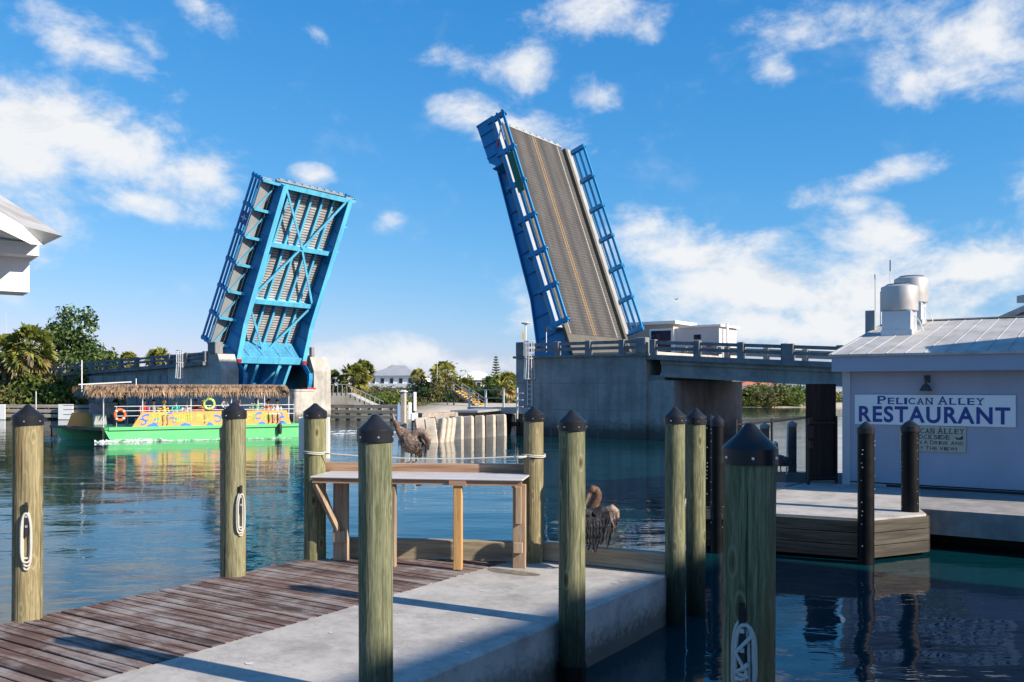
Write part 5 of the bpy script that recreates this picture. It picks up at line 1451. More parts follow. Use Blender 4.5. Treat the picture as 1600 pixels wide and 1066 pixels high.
def strand(p, d, ln, wd):
    p = Vector(p); d = Vector(d).normalized(); e = p + d * ln + Vector((0, 0, -ln * .25))
    s = d.cross(Vector((rt.uniform(-.3, .3), rt.uniform(-.3, .3), 1))).normalized() * wd
    m_ = p.lerp(e, .5) + Vector((0, 0, .03)); o._add([p - s * .6, p + s * .6, m_ + s, e + s * .3, e - s * .3, m_ - s], [(0, 1, 2, 5), (5, 2, 3, 4)])
for side, y0, sg in ((0, -.12, -1), (1, BWd + .55, 1)):
    for k in range(1500 if side == 0 else 500):
        x = rt.uniform(-.9, 9.8); lay = rt.random()
        y = y0 + sg * (.15 - lay * .6); z = 2.72 + (.28 * lay) + rt.uniform(-.05, .05)
        strand((x, y, z), (rt.uniform(-.35, .35), sg * .45, -.75 + lay * .45), rt.uniform(.24, .46), rt.uniform(.012, .03))
for x0, sg in ((-.6, -1), (9.6, 1)):
    for k in range(420):
        y = rt.uniform(-.7, BWd + .7); lay = rt.random()
        strand((x0 + sg * (.1 - lay * .5), y, 2.70 + .28 * lay + rt.uniform(-.05, .05)), (sg * .55, rt.uniform(-.35, .35), -.75 + lay * .45), rt.uniform(.28, .5), rt.uniform(.012, .03))
for k in range(900):
    strand((rt.uniform(-.6, 9.6), rt.uniform(-.4, BWd * .6), 3.02), (rt.uniform(-.5, .5), -1, -.05), rt.uniform(.3, .5), rt.uniform(.012, .03))
o.build('thatch_fringe', M['thatch'], rf)
o = MB(); o.beam((-1.0, 1.6, 3.02), (1.4, .6, 3.16), .3, .06); o.build('roof_board', M['white'], rf)
o = MB(); o.ring([(-1.0, .6, 2.6), (-1.0, .6, 4.3)], .028, 6); o.build('mast_pole', M['white'], bt)
o = MB(); o.ring([(1.7, .8, 2.7), (1.7, .8, 3.35)], .022, 6); o.build('mast_pole', M['white'], bt)
# floor gear: bow gate, console, coolers
o = MB(); o.bbox(-.3, .35, 1.6, 2.2, .756, 1.45, .03); o.build('bow_locker', M['walkgrey'], bt)
o = MB(); o.bbox(-.4, 1.0, 2.3, 2.5, 1.35, 2.05, .03); o.build('windscreen', m_plain('hazy windscreen', (.22, .26, .34), .3, 0, .3, 5), bt)
o = MB(); o.bbox(4.8, 9.6, 1.7, 2.4, .756, 1.15, .03); o.bbox(1.9, 4.3, 1.7, 2.4, .756, 1.15, .03); o.build('bench', M['white'], bt)
o = MB(); o.ring([(BLn, 1.0, .1), (BLn + .25, 1.0, .5), (BLn + .3, 1.0, 1.25)], [.12, .2, .22], 10); o.build('outboard_motor', M['white'], bt)
# things hung on the boat
def lifering(label, p, col, tilt, grp='life rings on the tour boat'):
    o = MB(); rr_ = .28
    o.ring([(rr_ * math.cos(a), 0, rr_ * math.sin(a)) for a in [2 * math.pi * k / 20 for k in range(20)]], .075, 8, closed=True)
    for k in range(4):
        a = math.pi / 4 + k * math.pi / 2
        o.ring([(rr_ * math.cos(a + q * .1), 0, rr_ * math.sin(a + q * .1)) for q in (-1, 0, 1)], .08, 8, mi=1)
    ob = o.build('life_ring', [M[col], M['white']], None, 180); ob.location = p; ob.rotation_euler = (0, 0, BW + tilt)
    return tag(ob, label, 'life ring', grp)
def BT(x, y, z): return Vector((bow.x + x * math.cos(BW) - y * math.sin(BW), bow.y + x * math.sin(BW) + y * math.cos(BW), z))
lifering('orange life ring hanging at the boat bow gate', BT(.75, -.05, 1.42), 'orange', R(20))
lifering('lime green ring hanging on the boat rail amidships', BT(5.35, -.02, 1.95), 'murallime', 0)
for k, (x, lab) in enumerate(((6.15, 'black fender hanging on the green hull amidships'), (9.3, 'black fender hanging on the green hull near the stern'))):
    o = MB(); o.lathe([(.0, .05), (.08, .08), (.11, .2), (.11, .55), (.07, .66), (.03, .7), (0, .7)], 12); o.ring([(0, 0, .7), (.0, .05, .95)], .012, 5)
    ob = o.build('fender', M['rubber'], None, 40); ob.location = BT(x, -.2, .12); tag(ob, lab, 'fender', 'fenders hung along the green hull')
# foam along the hull
def foam():
    m, nt, bs = mat('white water foam')
    bs.inputs['Base Color'].default_value = (.75, .8, .82, 1); bs.inputs['Roughness'].default_value = .8
    n = nt.noise(nt.coord(), 3.5, 5, .7)
    nt.l.new(nt.ramp(n, [(.42, 0), (.56, 1)]), bs.inputs['Alpha']); return m
o = MB()
def strip(p, q, w0, w1, n=26, seed=1, h=.06):
    rgf = random.Random(seed); p = Vector(p); q = Vector(q); s = (q - p).normalized().cross(Vector((0, 0, 1)))
    vs = []
    for i in range(n):
        t = i / (n - 1); c = p.lerp(q, t); w_ = (w0 + (w1 - w0) * t) * rgf.uniform(.6, 1.2)
        for u in (-1, -.3, .3, 1): vs.append(c + s * w_ * u + Vector((0, 0, .012 + (h * rgf.uniform(.3, 1) if abs(u) < .5 else 0))))
    o._add(vs, [(i * 4 + j, (i + 1) * 4 + j, (i + 1) * 4 + j + 1, i * 4 + j + 1) for i in range(n - 1) for j in range(3)])
strip(BT(-.5, -.15, 0), BT(3.0, -.45, 0), .35, .2, 44, 1, .16); strip(BT(2.0, -.5, 0), BT(9.5, -1.5, 0), .12, .2, 90, 2, .05)
strip(BT(-SK - .4, BWd - .5, 0), BT(-SK + .9, BWd - 1.3, 0), .3, .2, 30, 3, .14); strip(BT(11.3, 1, 0), BT(24, 2.2, 0), .5, 1.0, 30, 4, .08); strip(BT(11.5, 4, 0), BT(26, 6, 0), .4, .8, 26, 5, .06)
tag(o.build('boat_foam', foam(), None, 180), kind='stuff')

# ------------------------------------------------------------------ passengers
def person_mesh(pose):
    if pose == 'sit':
        P = [([(0, 0, .0), (0, .0, .18), (0, .01, .38), (0, .02, .50)], [(.17, .12), (.155, .11), (.19, .115), (.08, .07)], 0),
             ([(0, .02, .48), (0, .01, .58)], [.058, .052], 2), ([(0, .01, .56), (0, 0, .66), (0, 0, .76), (0, .01, .80)], [.06, .088, .092, .05], 2), ([(0, -.09, .67), (0, -.115, .645)], [.02, .016], 2)]
        for s in (-1, 1):
            P += [([(s * .19, .01, .44), (s * .25, -.03, .24), (s * .22, -.20, .14)], [.055, .045, .038], 0), ([(s * .22, -.20, .14), (s * .15, -.36, .13), (s * .12, -.42, .13)], [.036, .03, .035], 2),
                  ([(s * .09, 0, .02), (s * .11, -.25, .03), (s * .11, -.45, .02)], [.10, .085, .065], 1), ([(s * .11, -.45, .02), (s * .11, -.47, -.2), (s * .11, -.44, -.40), (s * .11, -.56, -.43)], [.062, .06, .042, .04], 2)]
    else:
        P = [([(0, 0, .88), (0, .0, 1.05), (0, .01, 1.28), (0, .02, 1.42)], [(.165, .12), (.15, .105), (.19, .115), (.08, .07)], 0),
             ([(0, .02, 1.40), (0, .01, 1.50)], [.058, .052], 2), ([(0, .01, 1.48), (0, 0, 1.58), (0, 0, 1.68), (0, .01, 1.72)], [.06, .088, .092, .05], 2), ([(0, -.09, 1.59), (0, -.115, 1.565)], [.02, .016], 2)]
        for s in (-1, 1):
            P += [([(s * .19, .01, 1.35), (s * .26, .0, 1.12), (s * .24, -.14, .98)], [.055, .045, .038], 0), ([(s * .24, -.14, .98), (s * .18, -.30, 1.0), (s * .16, -.36, 1.0)], [.036, .03, .035], 2),
                  ([(s * .09, 0, .90), (s * .10, 0, .5)], [.10, .07], 1), ([(s * .10, 0, .5), (s * .10, .02, .28), (s * .10, .02, .06), (s * .10, -.14, .035)], [.068, .06, .042, .04], 2)]
    return organic(P, .024, 'person')
PERS = {}
for pose in ('sit', 'stand'):
    me, idx = person_mesh(pose)
    for k in ('white', 'black', 'skin'): me.materials.append(M[k])
    me.polygons.foreach_set('material_index', idx); smooth_mesh(me, 180); PERS[pose] = me
hm = MB(); hm.lathe([(0.085, -.03), (.098, .02), (.085, .08), (.04, .115), (0, .12)], 12); HAIR = hm.mesh('hair', M['hair'], 60)
hm = MB(); hm.lathe([(0.17, -.005), (.17, .008), (.095, .012), (.09, .09), (0, .11)], 14); HAT = hm.mesh('hat', M['white'], 30)
def person(label, p, rz_, pose, shirt, trouser, hair='hair', hat=None, grp='passengers on the tour boat'):
    t = link('person', PERS[pose]); t.location = p; t.rotation_euler = (0, 0, rz_)
    for i, c in enumerate((shirt, trouser, 'skin')):
        t.material_slots[i].link = 'OBJECT'
        t.material_slots[i].material = M[c] if isinstance(c, str) else c
    h = link('hat' if hat else 'hair', HAT if hat else HAIR, t); h.location = (0, .012, .735 if pose == 'sit' else 1.655)
    h.material_slots[0].link = 'OBJECT'; h.material_slots[0].material = M[hat] if hat else M[hair]
    return tag(t, label, 'person', grp)
def cloth(n, c): M[n] = m_plain(n, c, .8, 0, .1, 3)
cloth('dark shirt', (.02, .025, .03)); cloth('red shirt', (.6, .03, .04)); cloth('teal shirt', (.02, .5, .48)); cloth('navy shirt', (.02, .04, .14)); cloth('green shirt', (.03, .4, .1)); cloth('pink shirt', (.6, .22, .22)); cloth('grey shirt', (.35, .35, .36)); cloth('yellow shirt', (.8, .55, .03)); cloth('coral shirt', (.75, .24, .12)); cloth('purple shirt', (.2, .05, .25))
S = BW
person('person in dark clothes standing at the helm near the boat bow', BT(1.0, 3.0, .756), S + R(-60), 'stand', 'dark shirt', 'black')
person('seated passenger in red near the boat bow post', BT(2.05, 0.55, 1.37), S + R(10), 'sit', 'red shirt', 'black')
person('seated passenger in a grey shirt beside the red one', BT(2.55, 0.55, 1.37), S + R(-15), 'sit', 'grey shirt', 'navy shirt')
person('seated passenger in yellow on the front bench', BT(3.05, 0.40, 1.32), S, 'sit', 'yellow shirt', 'navy shirt', hat='yellow shirt')
person('seated passenger in teal on the front bench', BT(3.7, 0.55, 1.37), S + R(20), 'sit', 'teal shirt', 'black', hat='teal shirt')
person('seated passenger with grey hair and white shirt', BT(4.25, 0.50, 1.32), S, 'sit', 'white', 'navy shirt', 'hairgrey')
person('seated passenger in red amidships left of the lime ring', BT(4.8, 0.75, 1.37), S + R(-25), 'sit', 'red shirt', 'grey shirt')
person('seated passenger in coral right beside the middle post', BT(5.1, 0.45, 1.37), S + R(15), 'sit', 'coral shirt', 'black', hat='coral shirt')
person('person in a white shirt standing amidships by the rail', BT(6.35, .55, .756), S + R(35), 'stand', 'white', 'black', 'hair', 'white')
person('seated passenger in purple behind the amidships rail', BT(5.8, 0.65, 1.37), S, 'sit', 'purple shirt', 'black', 'hairgrey')
person('seated passenger in navy aft of the standing person', BT(7.15, 0.45, 1.37), S, 'sit', 'navy shirt', 'grey shirt', 'hairgrey')
person('seated passenger in green near the stern', BT(8.2, 0.75, 1.42), S + R(-10), 'sit', 'green shirt', 'black')
person('seated passenger in pink near the stern', BT(8.75, 0.35, 1.32), S + R(10), 'sit', 'pink shirt', 'white')
person('seated passenger in white at the very stern', BT(9.3, 0.35, 1.32), S + R(-20), 'sit', 'white', 'white', 'hair')
person('seated passenger with coral top behind the pink one', BT(9.0, 0.90, 1.37), S, 'sit', 'coral shirt', 'black')

# ------------------------------------------------------------------ trees and plants
def leaf_cloud(seed, clumps, per, size, flat=.6):
    """many small leaf faces gathered in clumps. clumps: list of (centre, radius)"""
    rg = random.Random(seed); mb = MB()
    for (c, r) in clumps:
        c = Vector(c)
        for k in range(int(per * (r ** 1.5))):
            d = Vector((rg.gauss(0, 1), rg.gauss(0, 1), rg.gauss(0, 1) * .85)).normalized() * r * (rg.random() ** .45)
            p = c + d
            n = (d.normalized() * .7 + Vector((rg.uniform(-1, 1), rg.uniform(-1, 1), rg.uniform(-.2, 1)))).normalized()
            t = n.cross(Vector((rg.uniform(-1, 1), rg.uniform(-1, 1), rg.uniform(-1, 1)))).normalized(); b = n.cross(t)
            s = size * rg.uniform(.6, 1.3)
            mb._add([p - t * s, p + b * s * .45, p + t * s, p - b * s * .45], [(0, 1, 2, 3)])
    return mb
def crown_clumps(seed, rx, ry, rz, n, cr):
    rg = random.Random(seed); out = []
    for k in range(n):
        d = Vector((rg.gauss(0, 1), rg.gauss(0, 1), rg.gauss(0, 1))).normalized() * (rg.random() ** .4)
        out.append(((d.x * rx, d.y * ry, d.z * rz), cr * rg.uniform(.6, 1.25)))
    return out
def bush_mesh(seed, rx, ry, rz, n=34, cr=.8, per=125, size=.15, m='leafmid'):
    cl = [((x, y, max(.25, (z + rz) * .62)), r) for (x, y, z), r in crown_clumps(seed, rx, ry, rz, n, cr)]
    return leaf_cloud(seed + 1, cl, per, size).mesh('foliage', M[m])
BUSH = [bush_mesh(11, 2.4, 1.8, 1.5), bush_mesh(23, 2.8, 1.7, 1.3, 24, .85), bush_mesh(37, 2.0, 1.8, 1.7, 24, .75)]
stem = MB()
for k in range(5):
    a = k * 1.26; stem.ring([(.1 * math.cos(a), .1 * math.sin(a), -.4), (.3 * math.cos(a), .3 * math.sin(a), .6), (.9 * math.cos(a), .9 * math.sin(a), 1.4)], [.07, .05, .02], 6)
STEM = stem.mesh('stem', M['bark'], 50)
def plant(name, label, cat, p, mesh, m, sx, sy, sz, rz_=0.0, stemmesh=STEM, grp=None):
    t = thing(name, label, cat, p, rz_, grp); t.scale = (sx, sy, sz)
    f = link('foliage' if stemmesh is STEM else 'crown', mesh, t)
    f.material_slots[0].link = 'OBJECT'; f.material_slots[0].material = M[m]
    if stemmesh: link('stem' if stemmesh is STEM else 'trunk', stemmesh, t)
    return t
# broadleaf tree
def tree_meshes(seed, h, rx, rz, n, cr, size=.2, per=100, m='leafdark'):
    rg = random.Random(seed); tr = MB()
    tr.ring([(0, 0, -.5), (.1, 0, h * .3), (-.05, .1, h * .6), (0, 0, h * .85)], [.28, .22, .15, .05], 8)
    cl = []
    for (x, y, z), r in crown_clumps(seed, rx, rx * .9, rz, n, cr):
        z += h - rz; cl.append(((x, y, z), r))
        if rg.random() < .45: tr.ring([(0, 0, h * rg.uniform(.35, .6)), (x * .5, y * .5, z * .8), (x, y, z)], [.09, .06, .02], 5)
    return leaf_cloud(seed + 3, cl, per, size).mesh('crown', M[m]), tr.mesh('trunk', M['bark'], 50)
# fan palm
def palm_meshes(seed, h, spread, nf=34, droop=.5):
    rg = random.Random(seed); tr = MB(); cr = MB()
    tr.ring([(.05, 0, -.6), (0, 0, h * .5), (.06, .03, h)], [.20, .17, .19], 9)
    for k in range(nf):
        a = k * 2.399 + rg.uniform(-.2, .2); e = 1.45 - 2.35 * (k / nf) ** .85 + rg.uniform(-.15, .15)
        d = Vector((math.cos(a) * math.cos(e), math.sin(a) * math.cos(e), math.sin(e)))
        base = Vector((0, 0, h)); hub = base + d * spread * rg.uniform(.45, .6) + Vector((0, 0, -.1 * spread * max(0, -math.sin(e) + .3)))
        mi = 1 if k > nf * .80 else 0
        cr.ring([base, hub], [.025, .018], 4, mi=mi)
        s = d.cross(Vector((0, 0, 1))); s = s.normalized() if s.length > .05 else Vector((1, 0, 0)); u = s.cross(d)
        ro = rg.uniform(-1.2, 1.2); s, u = s * math.cos(ro) + u * math.sin(ro), u * math.cos(ro) - s * math.sin(ro)
        nb = 13
        for b in range(nb):
            q = (b / (nb - 1) - .5) * 2.9
            dd = (d * math.cos(q) + s * math.sin(q) + u * .15).normalized(); ln = spread * rg.uniform(.42, .58) * (1 - .12 * abs(q))
            mid = hub + dd * ln * .55; tip = hub + dd * ln + Vector((0, 0, -droop * ln * rg.uniform(.3, .8)))
            wv = dd.cross(u).normalized() * .055 * spread
            cr._add([hub, mid - wv, tip, mid + wv], [(0, 1, 2, 3)], mi)
    return cr.mesh('crown', [M['palm'], M['palmdry']]), tr.mesh('trunk', M['palmbark'], 50)
PALM = [palm_meshes(3, 4.5, 1.5, 46, .45), palm_meshes(8, 5.2, 1.5, 52, .6), palm_meshes(15, 3.6, 1.6, 54, .55)]
def palm(label, px, py_top, y, k, s, zb=.45, grp='fan palms on the far shore'):
    p = A(px, y); cr, tr = PALM[k]
    top = ZY(py_top, y); base_h = (4.5, 5.2, 3.6)[k]
    t = thing('fan_palm', label, 'palm tree', (p.x, p.y, zb), rng.uniform(0, 6), grp)
    # s scales the crown; the trunk is stretched so that the crown top meets its height
    hh = top - zb - 1.35 * s
    t.scale = (1, 1, 1)
    c = link('crown', cr, t); c.scale = (s, s, s); c.location = (0, 0, hh - base_h * s)
    k_ = link('trunk', tr, t); k_.scale = (s, s, hh / base_h)
    return t
# ---- left bank
T1 = tree_meshes(41, 8.6, 3.3, 3.6, 46, 1.0, .24, 110)
p = A(103, 92); t = plant('broadleaf_tree', 'tall dark green broadleaf tree above the left bank', 'tree', (p.x, p.y, .4), T1[0], 'leafdark', 1.18, 1.1, 1.18, 0, T1[1], 'trees on the left bank')
T2 = tree_meshes(57, 5.4, 2.2, 2.2, 26, .9, .22, 100)
p = A(143, 95); plant('broadleaf_tree', 'smaller green tree at the foot of the ramp rail, right of the tallest tree', 'tree', (p.x, p.y, .4), T2[0], 'leafmid', 1.15, 1, 1.25, 0, T2[1], 'trees on the left bank')
p = A(-5, 93); plant('broadleaf_tree', 'dark tree cut by the left edge of the picture', 'tree', (p.x, p.y, .4), T2[0], 'leafdark', 1.2, 1.1, 1.2, 2, T2[1], 'trees on the left bank')
palm('large yellowing fan palm in front of the dark broadleaf tree', 47, 508, 87, 2, 1.75, .4, 'fan palms on the left bank')
palm('fan palm at the left picture edge beside the large yellowing one', 8, 520, 90, 0, 1.5, .4, 'fan palms on the left bank')
palm('fan palm behind the ramp rail nearest the dark tree', 160, 545, 99, 0, 1.45, .4, 'fan palms on the left bank')
palm('fan palm behind the ramp rail, middle of three', 200, 548, 106, 1, 1.0, .4, 'fan palms on the left bank')
palm('fan palm behind the ramp rail nearest the left leaf', 249, 542, 104, 0, 1.15, .4, 'fan palms on the left bank')
LBUSH = [(-6, 88, 0, 'leafmid', 1.5, 3.3), (20, 86, 1, 'leafolive', 1.4, 3.9), (52, 87.5, 2, 'leafolive', 1.5, 4.6), (84, 86, 0, 'leafmid', 1.35, 4.3), (112, 87.5, 1, 'leafyel', 1.3, 4.5), (140, 86, 2, 'leafmid', 1.3, 4.0), (165, 85.6, 0, 'leafmid', 1.4, 4.6), (190, 84.5, 1, 'leafmid', 1.4, 4.4), (40, 85.4, 1, 'leafmid', 1.1, 2.7), (100, 85.4, 2, 'leafmid', 1.2, 2.8), (70, 85.2, 0, 'leafyel', 1.1, 2.4), (222, 82.8, 2, 'leafmid', 1.2, 3.7)]
wh = ['mid green', 'olive', 'grey olive', 'bright green', 'yellow green', 'leafy green', 'rounded green', 'pale green', 'low green', 'low dark', 'low yellow green', 'small green']
wr = ['at the left picture edge', 'below the left-edge palm', 'under the large yellowing palm', 'below the tall dark tree', 'left of the boat roof', 'beside the boat mast', 'behind the thatch front end', 'seen under the thatch at the bow', 'along the timber wall by the leftmost pile', 'along the timber wall near the white panel', 'along the timber wall in mid bank', 'at the foot of the ramp wall']
for i, (px, y, k, m, s, h) in enumerate(LBUSH):
    p = A(px, y); plant('mangrove_bush', '%s bush %s' % (wh[i], wr[i]), 'bush', (p.x, p.y, .3), BUSH[k], m, s * 1.3, s * .9, h / 2.2, i * 1.3, STEM, 'bushes on the left bank')
# timber wall and white panels on the left bank, timber wall right of the far pier
def fender_wall(label, p, q, z0, n, bh, gap, posts, grp=None):
    p = Vector(p); q = Vector(q); d = q - p
    t = thing('timber_wall', label, 'timber wall', p, math.atan2(d.y, d.x), grp)
    for k in range(n):
        o = MB(); x = 0
        while x < d.length:
            o.bbox(x, min(d.length, x + 3.6) - .01, -.08, .08, z0 + k * (bh + gap), z0 + k * (bh + gap) + bh, .02); x += 3.6
        o.build('waler', M['fender'], t)
    for k in range(posts):
        o = MB(); x = (k + .5) * d.length / posts; o.bbox(x - .14, x + .14, .085, .36, -1.5, z0 + n * (bh + gap) - gap - .04, .02); o.build('post', M['fender'], t)
    return t
a_, b_ = A(-60, 83.2), A(230, 80.5)
fender_wall('long grey timber wall along the left bank behind the leftmost pile', (a_.x, a_.y, 0), (b_.x, b_.y, 0), .18, 3, .30, .13, 12)
a_, b_ = A(500, 82.6), A(637, 79.2)
fender_wall('grey timber wall from the far pier to the pale square post', (a_.x, a_.y, 0), (b_.x, b_.y, 0), .10, 3, .32, .15, 8)
for px, wd_, lab in ((1, .9, 'white panel on the timber wall at the left picture edge'), (103, 1.4, 'white panel on the timber wall behind the boat bow')):
    p = A(px, 81.3); o = MB(); o.bbox(-wd_ / 2, wd_ / 2, -.05, .02, .02, 1.38, .02); o.box(-.05, .05, .021, .12, -1, 1.3); ob = o.build('notice_board', M['white']); ob.location = (p.x, p.y, 0); ob.rotation_euler = (0, 0, R(-4)); tag(ob, lab, 'sign', 'white panels on the left bank')
mast(A(9, 120, .4), 12.2, 'thin lattice mast at the left picture edge', .05, 'mast', None, 'thin masts on the skyline')
for px, y, pt, lab in ((531, 150, 566, 'thin mast left of the palm behind the far pier, shorter'), (540, 150, 545, 'thin mast left of the palm behind the far pier, taller'), (683, 150, 560, 'thin mast in front of the cloud over the sandy shore')):
    mast(A(px, y, .4), ZY(pt, y) - .4, lab, .05, 'mast', None, 'thin masts on the skyline')

# ---- middle shore
def house(label, px, y, w_, d_, h1, hr, wall, roof, cat='house', zb=.5, rot=0, nwin=5, deck=False):
    p = A(px, y); t = thing('house', label, cat, (p.x, p.y, zb), R(rot))
    o = MB(); o.box(-w_ / 2, w_ / 2, 0, d_, 0, h1); o.build('wall', M[wall], t)
    o = MB(); e = .5; r_ = min(w_, d_) / 2
    A4 = [(-w_ / 2 - e, -e, h1), (w_ / 2 + e, -e, h1), (w_ / 2 + e, d_ + e, h1), (-w_ / 2 - e, d_ + e, h1)]
    rx = max(.3, w_ / 2 - r_ * .9)
    o._add(A4 + [(-rx, d_ / 2, h1 + hr), (rx, d_ / 2, h1 + hr)] + [(x, yy, z - .18) for x, yy, z in A4], [(0, 1, 5, 4), (1, 2, 5), (2, 3, 4, 5), (3, 0, 4), (0, 6, 7, 1), (1, 7, 8, 2), (2, 8, 9, 3), (3, 9, 6, 0), (9, 8, 7, 6)])
    o.build('roof', M[roof], t)
    for k in range(nwin):
        x = -w_ / 2 + (k + .6) * w_ / (nwin + .2)
        o = MB(); o.box(x - .45, x + .45, -.06, -.01, h1 - 1.7, h1 - .55); fr = o.build('window', M['white'], t)
        o = MB(); o.box(x - .38, x + .38, -.09, -.061, h1 - 1.63, h1 - .62); o.build('pane', M['glass'], fr)
    if deck:
        o = MB(); o.box(-w_ / 2 - 1, w_ / 2 + 1, -1.6, -.02, h1 - 2.6, h1 - 2.4); o.box(-w_ / 2 - 1, w_ / 2 + 1, -1.65, -1.6, h1 - 2.6, h1 - 1.75); o.build('balcony', M['white'], t)
        o = MB()
        for x in (-w_ / 2, -w_ / 6, w_ / 6, w_ / 2): o.box(x - .12, x + .12, -1.55, -1.3, 0, h1 - 2.6)
        o.build('balcony_posts', M['white'], t)
    return t
house('white two storey house with a grey hip roof and long balcony', 612, 190, 10.6, 9, 4.9, 2.2, 'white', 'roofgrey', rot=-14, deck=True)
house('low white roofed house behind the trees left of the grey pier', 748, 175, 7.6, 7, 4.0, 1.6, 'white', 'white', rot=10, nwin=3)
house('white roofed house half hidden beside the grey pier edge', 800, 170, 5, 6, 3.3, 1.2, 'white', 'white', rot=5, nwin=2)
house('small white house behind the far pier and its palm', 486 + 35, 160, 4.4, 6, 2.9, .9, 'white', 'white', nwin=2)
house('house with an orange tile roof across the bay', 1186, 188, 6.6, 7, 3.1, 1.3, 'white', 'tile', nwin=3)
house('pale house in the trees across the bay near the brown gate', 1227, 200, 4.6, 6, 3.5, 1.0, 'white', 'roofgrey', nwin=2)
house('far grey-blue house behind the trees across the bay', 1214, 215, 3.5, 6, 3.7, .6, 'trim', 'roofgrey', nwin=2)

palm('broad fan palm standing right of the far pier', 553, 566, 138, 1, 1.85)
palm('fan palm rising just behind the broad one', 567, 561, 150, 0, 1.5)
palm('small fan palm between the far pier and the broad palm', 521, 577, 140, 0, 1.35)
palm('fan palm peeping over the grey house roof', 615, 570, 215, 0, 1.3)
palm('fan palm at the right end of the grey house roof', 654, 575, 180, 0, 1.2)
palm('tan fan palm above the shore trees', 693, 565, 160, 2, 1.7)
palm('fan palm at the head of the yellow stairs', 726, 588, 140, 1, 1.35)
palm('fan palm close beside the grey pier wall', 794, 580, 135, 1, 1.4)
palm('fan palm over the bushes left of the grey pier', 781, 584, 142, 0, 1.3)
MB_ = [(520, 150, 0, 'leafmid', 1.3, 3.2), (585, 118, 1, 'leafmid', 1.6, 2.6), (560, 112, 2, 'leafmid', 1.25, 2.2), (612, 112, 0, 'leafmid', 1.35, 2.1), (640, 116, 1, 'leafolive', .9, 1.8), (590, 150, 1, 'leafolive', 2.0, 3.8), (672, 165, 0, 'leafolive', 1.8, 5.6), (690, 160, 2, 'leafdark', 1.7, 4.6), (703, 152, 1, 'leafolive', 1.7, 6.0), (722, 158, 0, 'leafolive', 1.5, 4.8), (745, 150, 2, 'leafmid', 1.6, 4.0), (765, 146, 1, 'leafmid', 1.6, 4.4), (785, 142, 0, 'leafmid', 1.5, 4.2), (800, 138, 2, 'leafmid', 1.3, 3.6), (660, 185, 1, 'leafdark', 1.8, 4.6), (682, 152, 0, 'leafdark', 1.4, 2.8), (545, 146, 2, 'leafdark', 1.2, 3.6), (715, 145, 1, 'leafdark', 1.0, 2.6)]
wm_ = ['dark green bush behind the far pier', 'wide bright green bush above the timber wall', 'round bush below the broad palm', 'bright bush left of the pale square post', 'low olive bush behind the pale square post', 'olive thicket before the grey roofed house', 'tall olive shrub right of the house', 'dark shrub behind the pickup truck', 'tallest olive shrub above the sandy shore', 'olive shrub left of the stairs', 'green shrub right of the stairs', 'green shrub under the conical pine', 'leafy shrub near the grey pier', 'shrub touching the grey pier edge', 'dark shrub by the house right corner', 'dark low shrub right of the pickup', 'dark bush beside the broad palm trunk', 'dark shrub at the stair head']
for i, (px, y, k, m, s, h) in enumerate(MB_):
    p = A(px, y); plant('shore_bush', wm_[i], 'bush', (p.x, p.y, .35), BUSH[k], m, s * 1.1, s, h / 2.5, i * 1.7, STEM, 'bushes on the sandy shore')
# conical pine
cr = MB(); tr = MB(); rgp = random.Random(4); hp = 8.4
tr.ring([(0, 0, -.5), (0, 0, hp)], [.16, .02], 7)
for k in range(15):
    z = 1.2 + k * (hp - 1.4) / 15; rr_ = 1.55 * (1 - (k / 15.5)) + .12
    for b in range(8):
        a = b * math.pi / 4 + k * .4; d = Vector((math.cos(a), math.sin(a), .25)); e = Vector((0, 0, z)) + d * rr_
        tr.ring([(0, 0, z), e], [.03, .01], 4)
        for q in range(13):
            c = Vector((0, 0, z)) + d * rr_ * (q + 1) / 13; s_ = .19 * rgp.uniform(.6, 1.2); t_ = Vector((rgp.uniform(-1, 1), rgp.uniform(-1, 1), rgp.uniform(0, 1))).normalized(); bb = t_.cross(d).normalized()
            cr._add([c - t_ * s_, c + bb * s_ * .5, c + t_ * s_, c - bb * s_ * .5], [(0, 1, 2, 3)])
PINE = (cr.mesh('crown', M['leafdark']), tr.mesh('trunk', M['bark'], 50))
p = A(775, 165); t = plant('conical_pine', 'slim conical pine tree on the skyline left of the grey pier', 'pine tree', (p.x, p.y, .4), PINE[0], 'leafdark', 1.0, 1.0, 1.02, 0, PINE[1])
for px, y, s, m, lab in ((765, 172, .75, 'leafdark', 'dark tree left of the conical pine'), (790, 172, .85, 'leafdark', 'dark tree right of the conical pine'), (752, 182, .7, 'leafdark', 'dark tree over the low white roof')):
    p = A(px, y); plant('broadleaf_tree', lab, 'tree', (p.x, p.y, .4), T2[0], m, s, s, s * 1.25, px, T2[1], 'trees on the sandy shore')

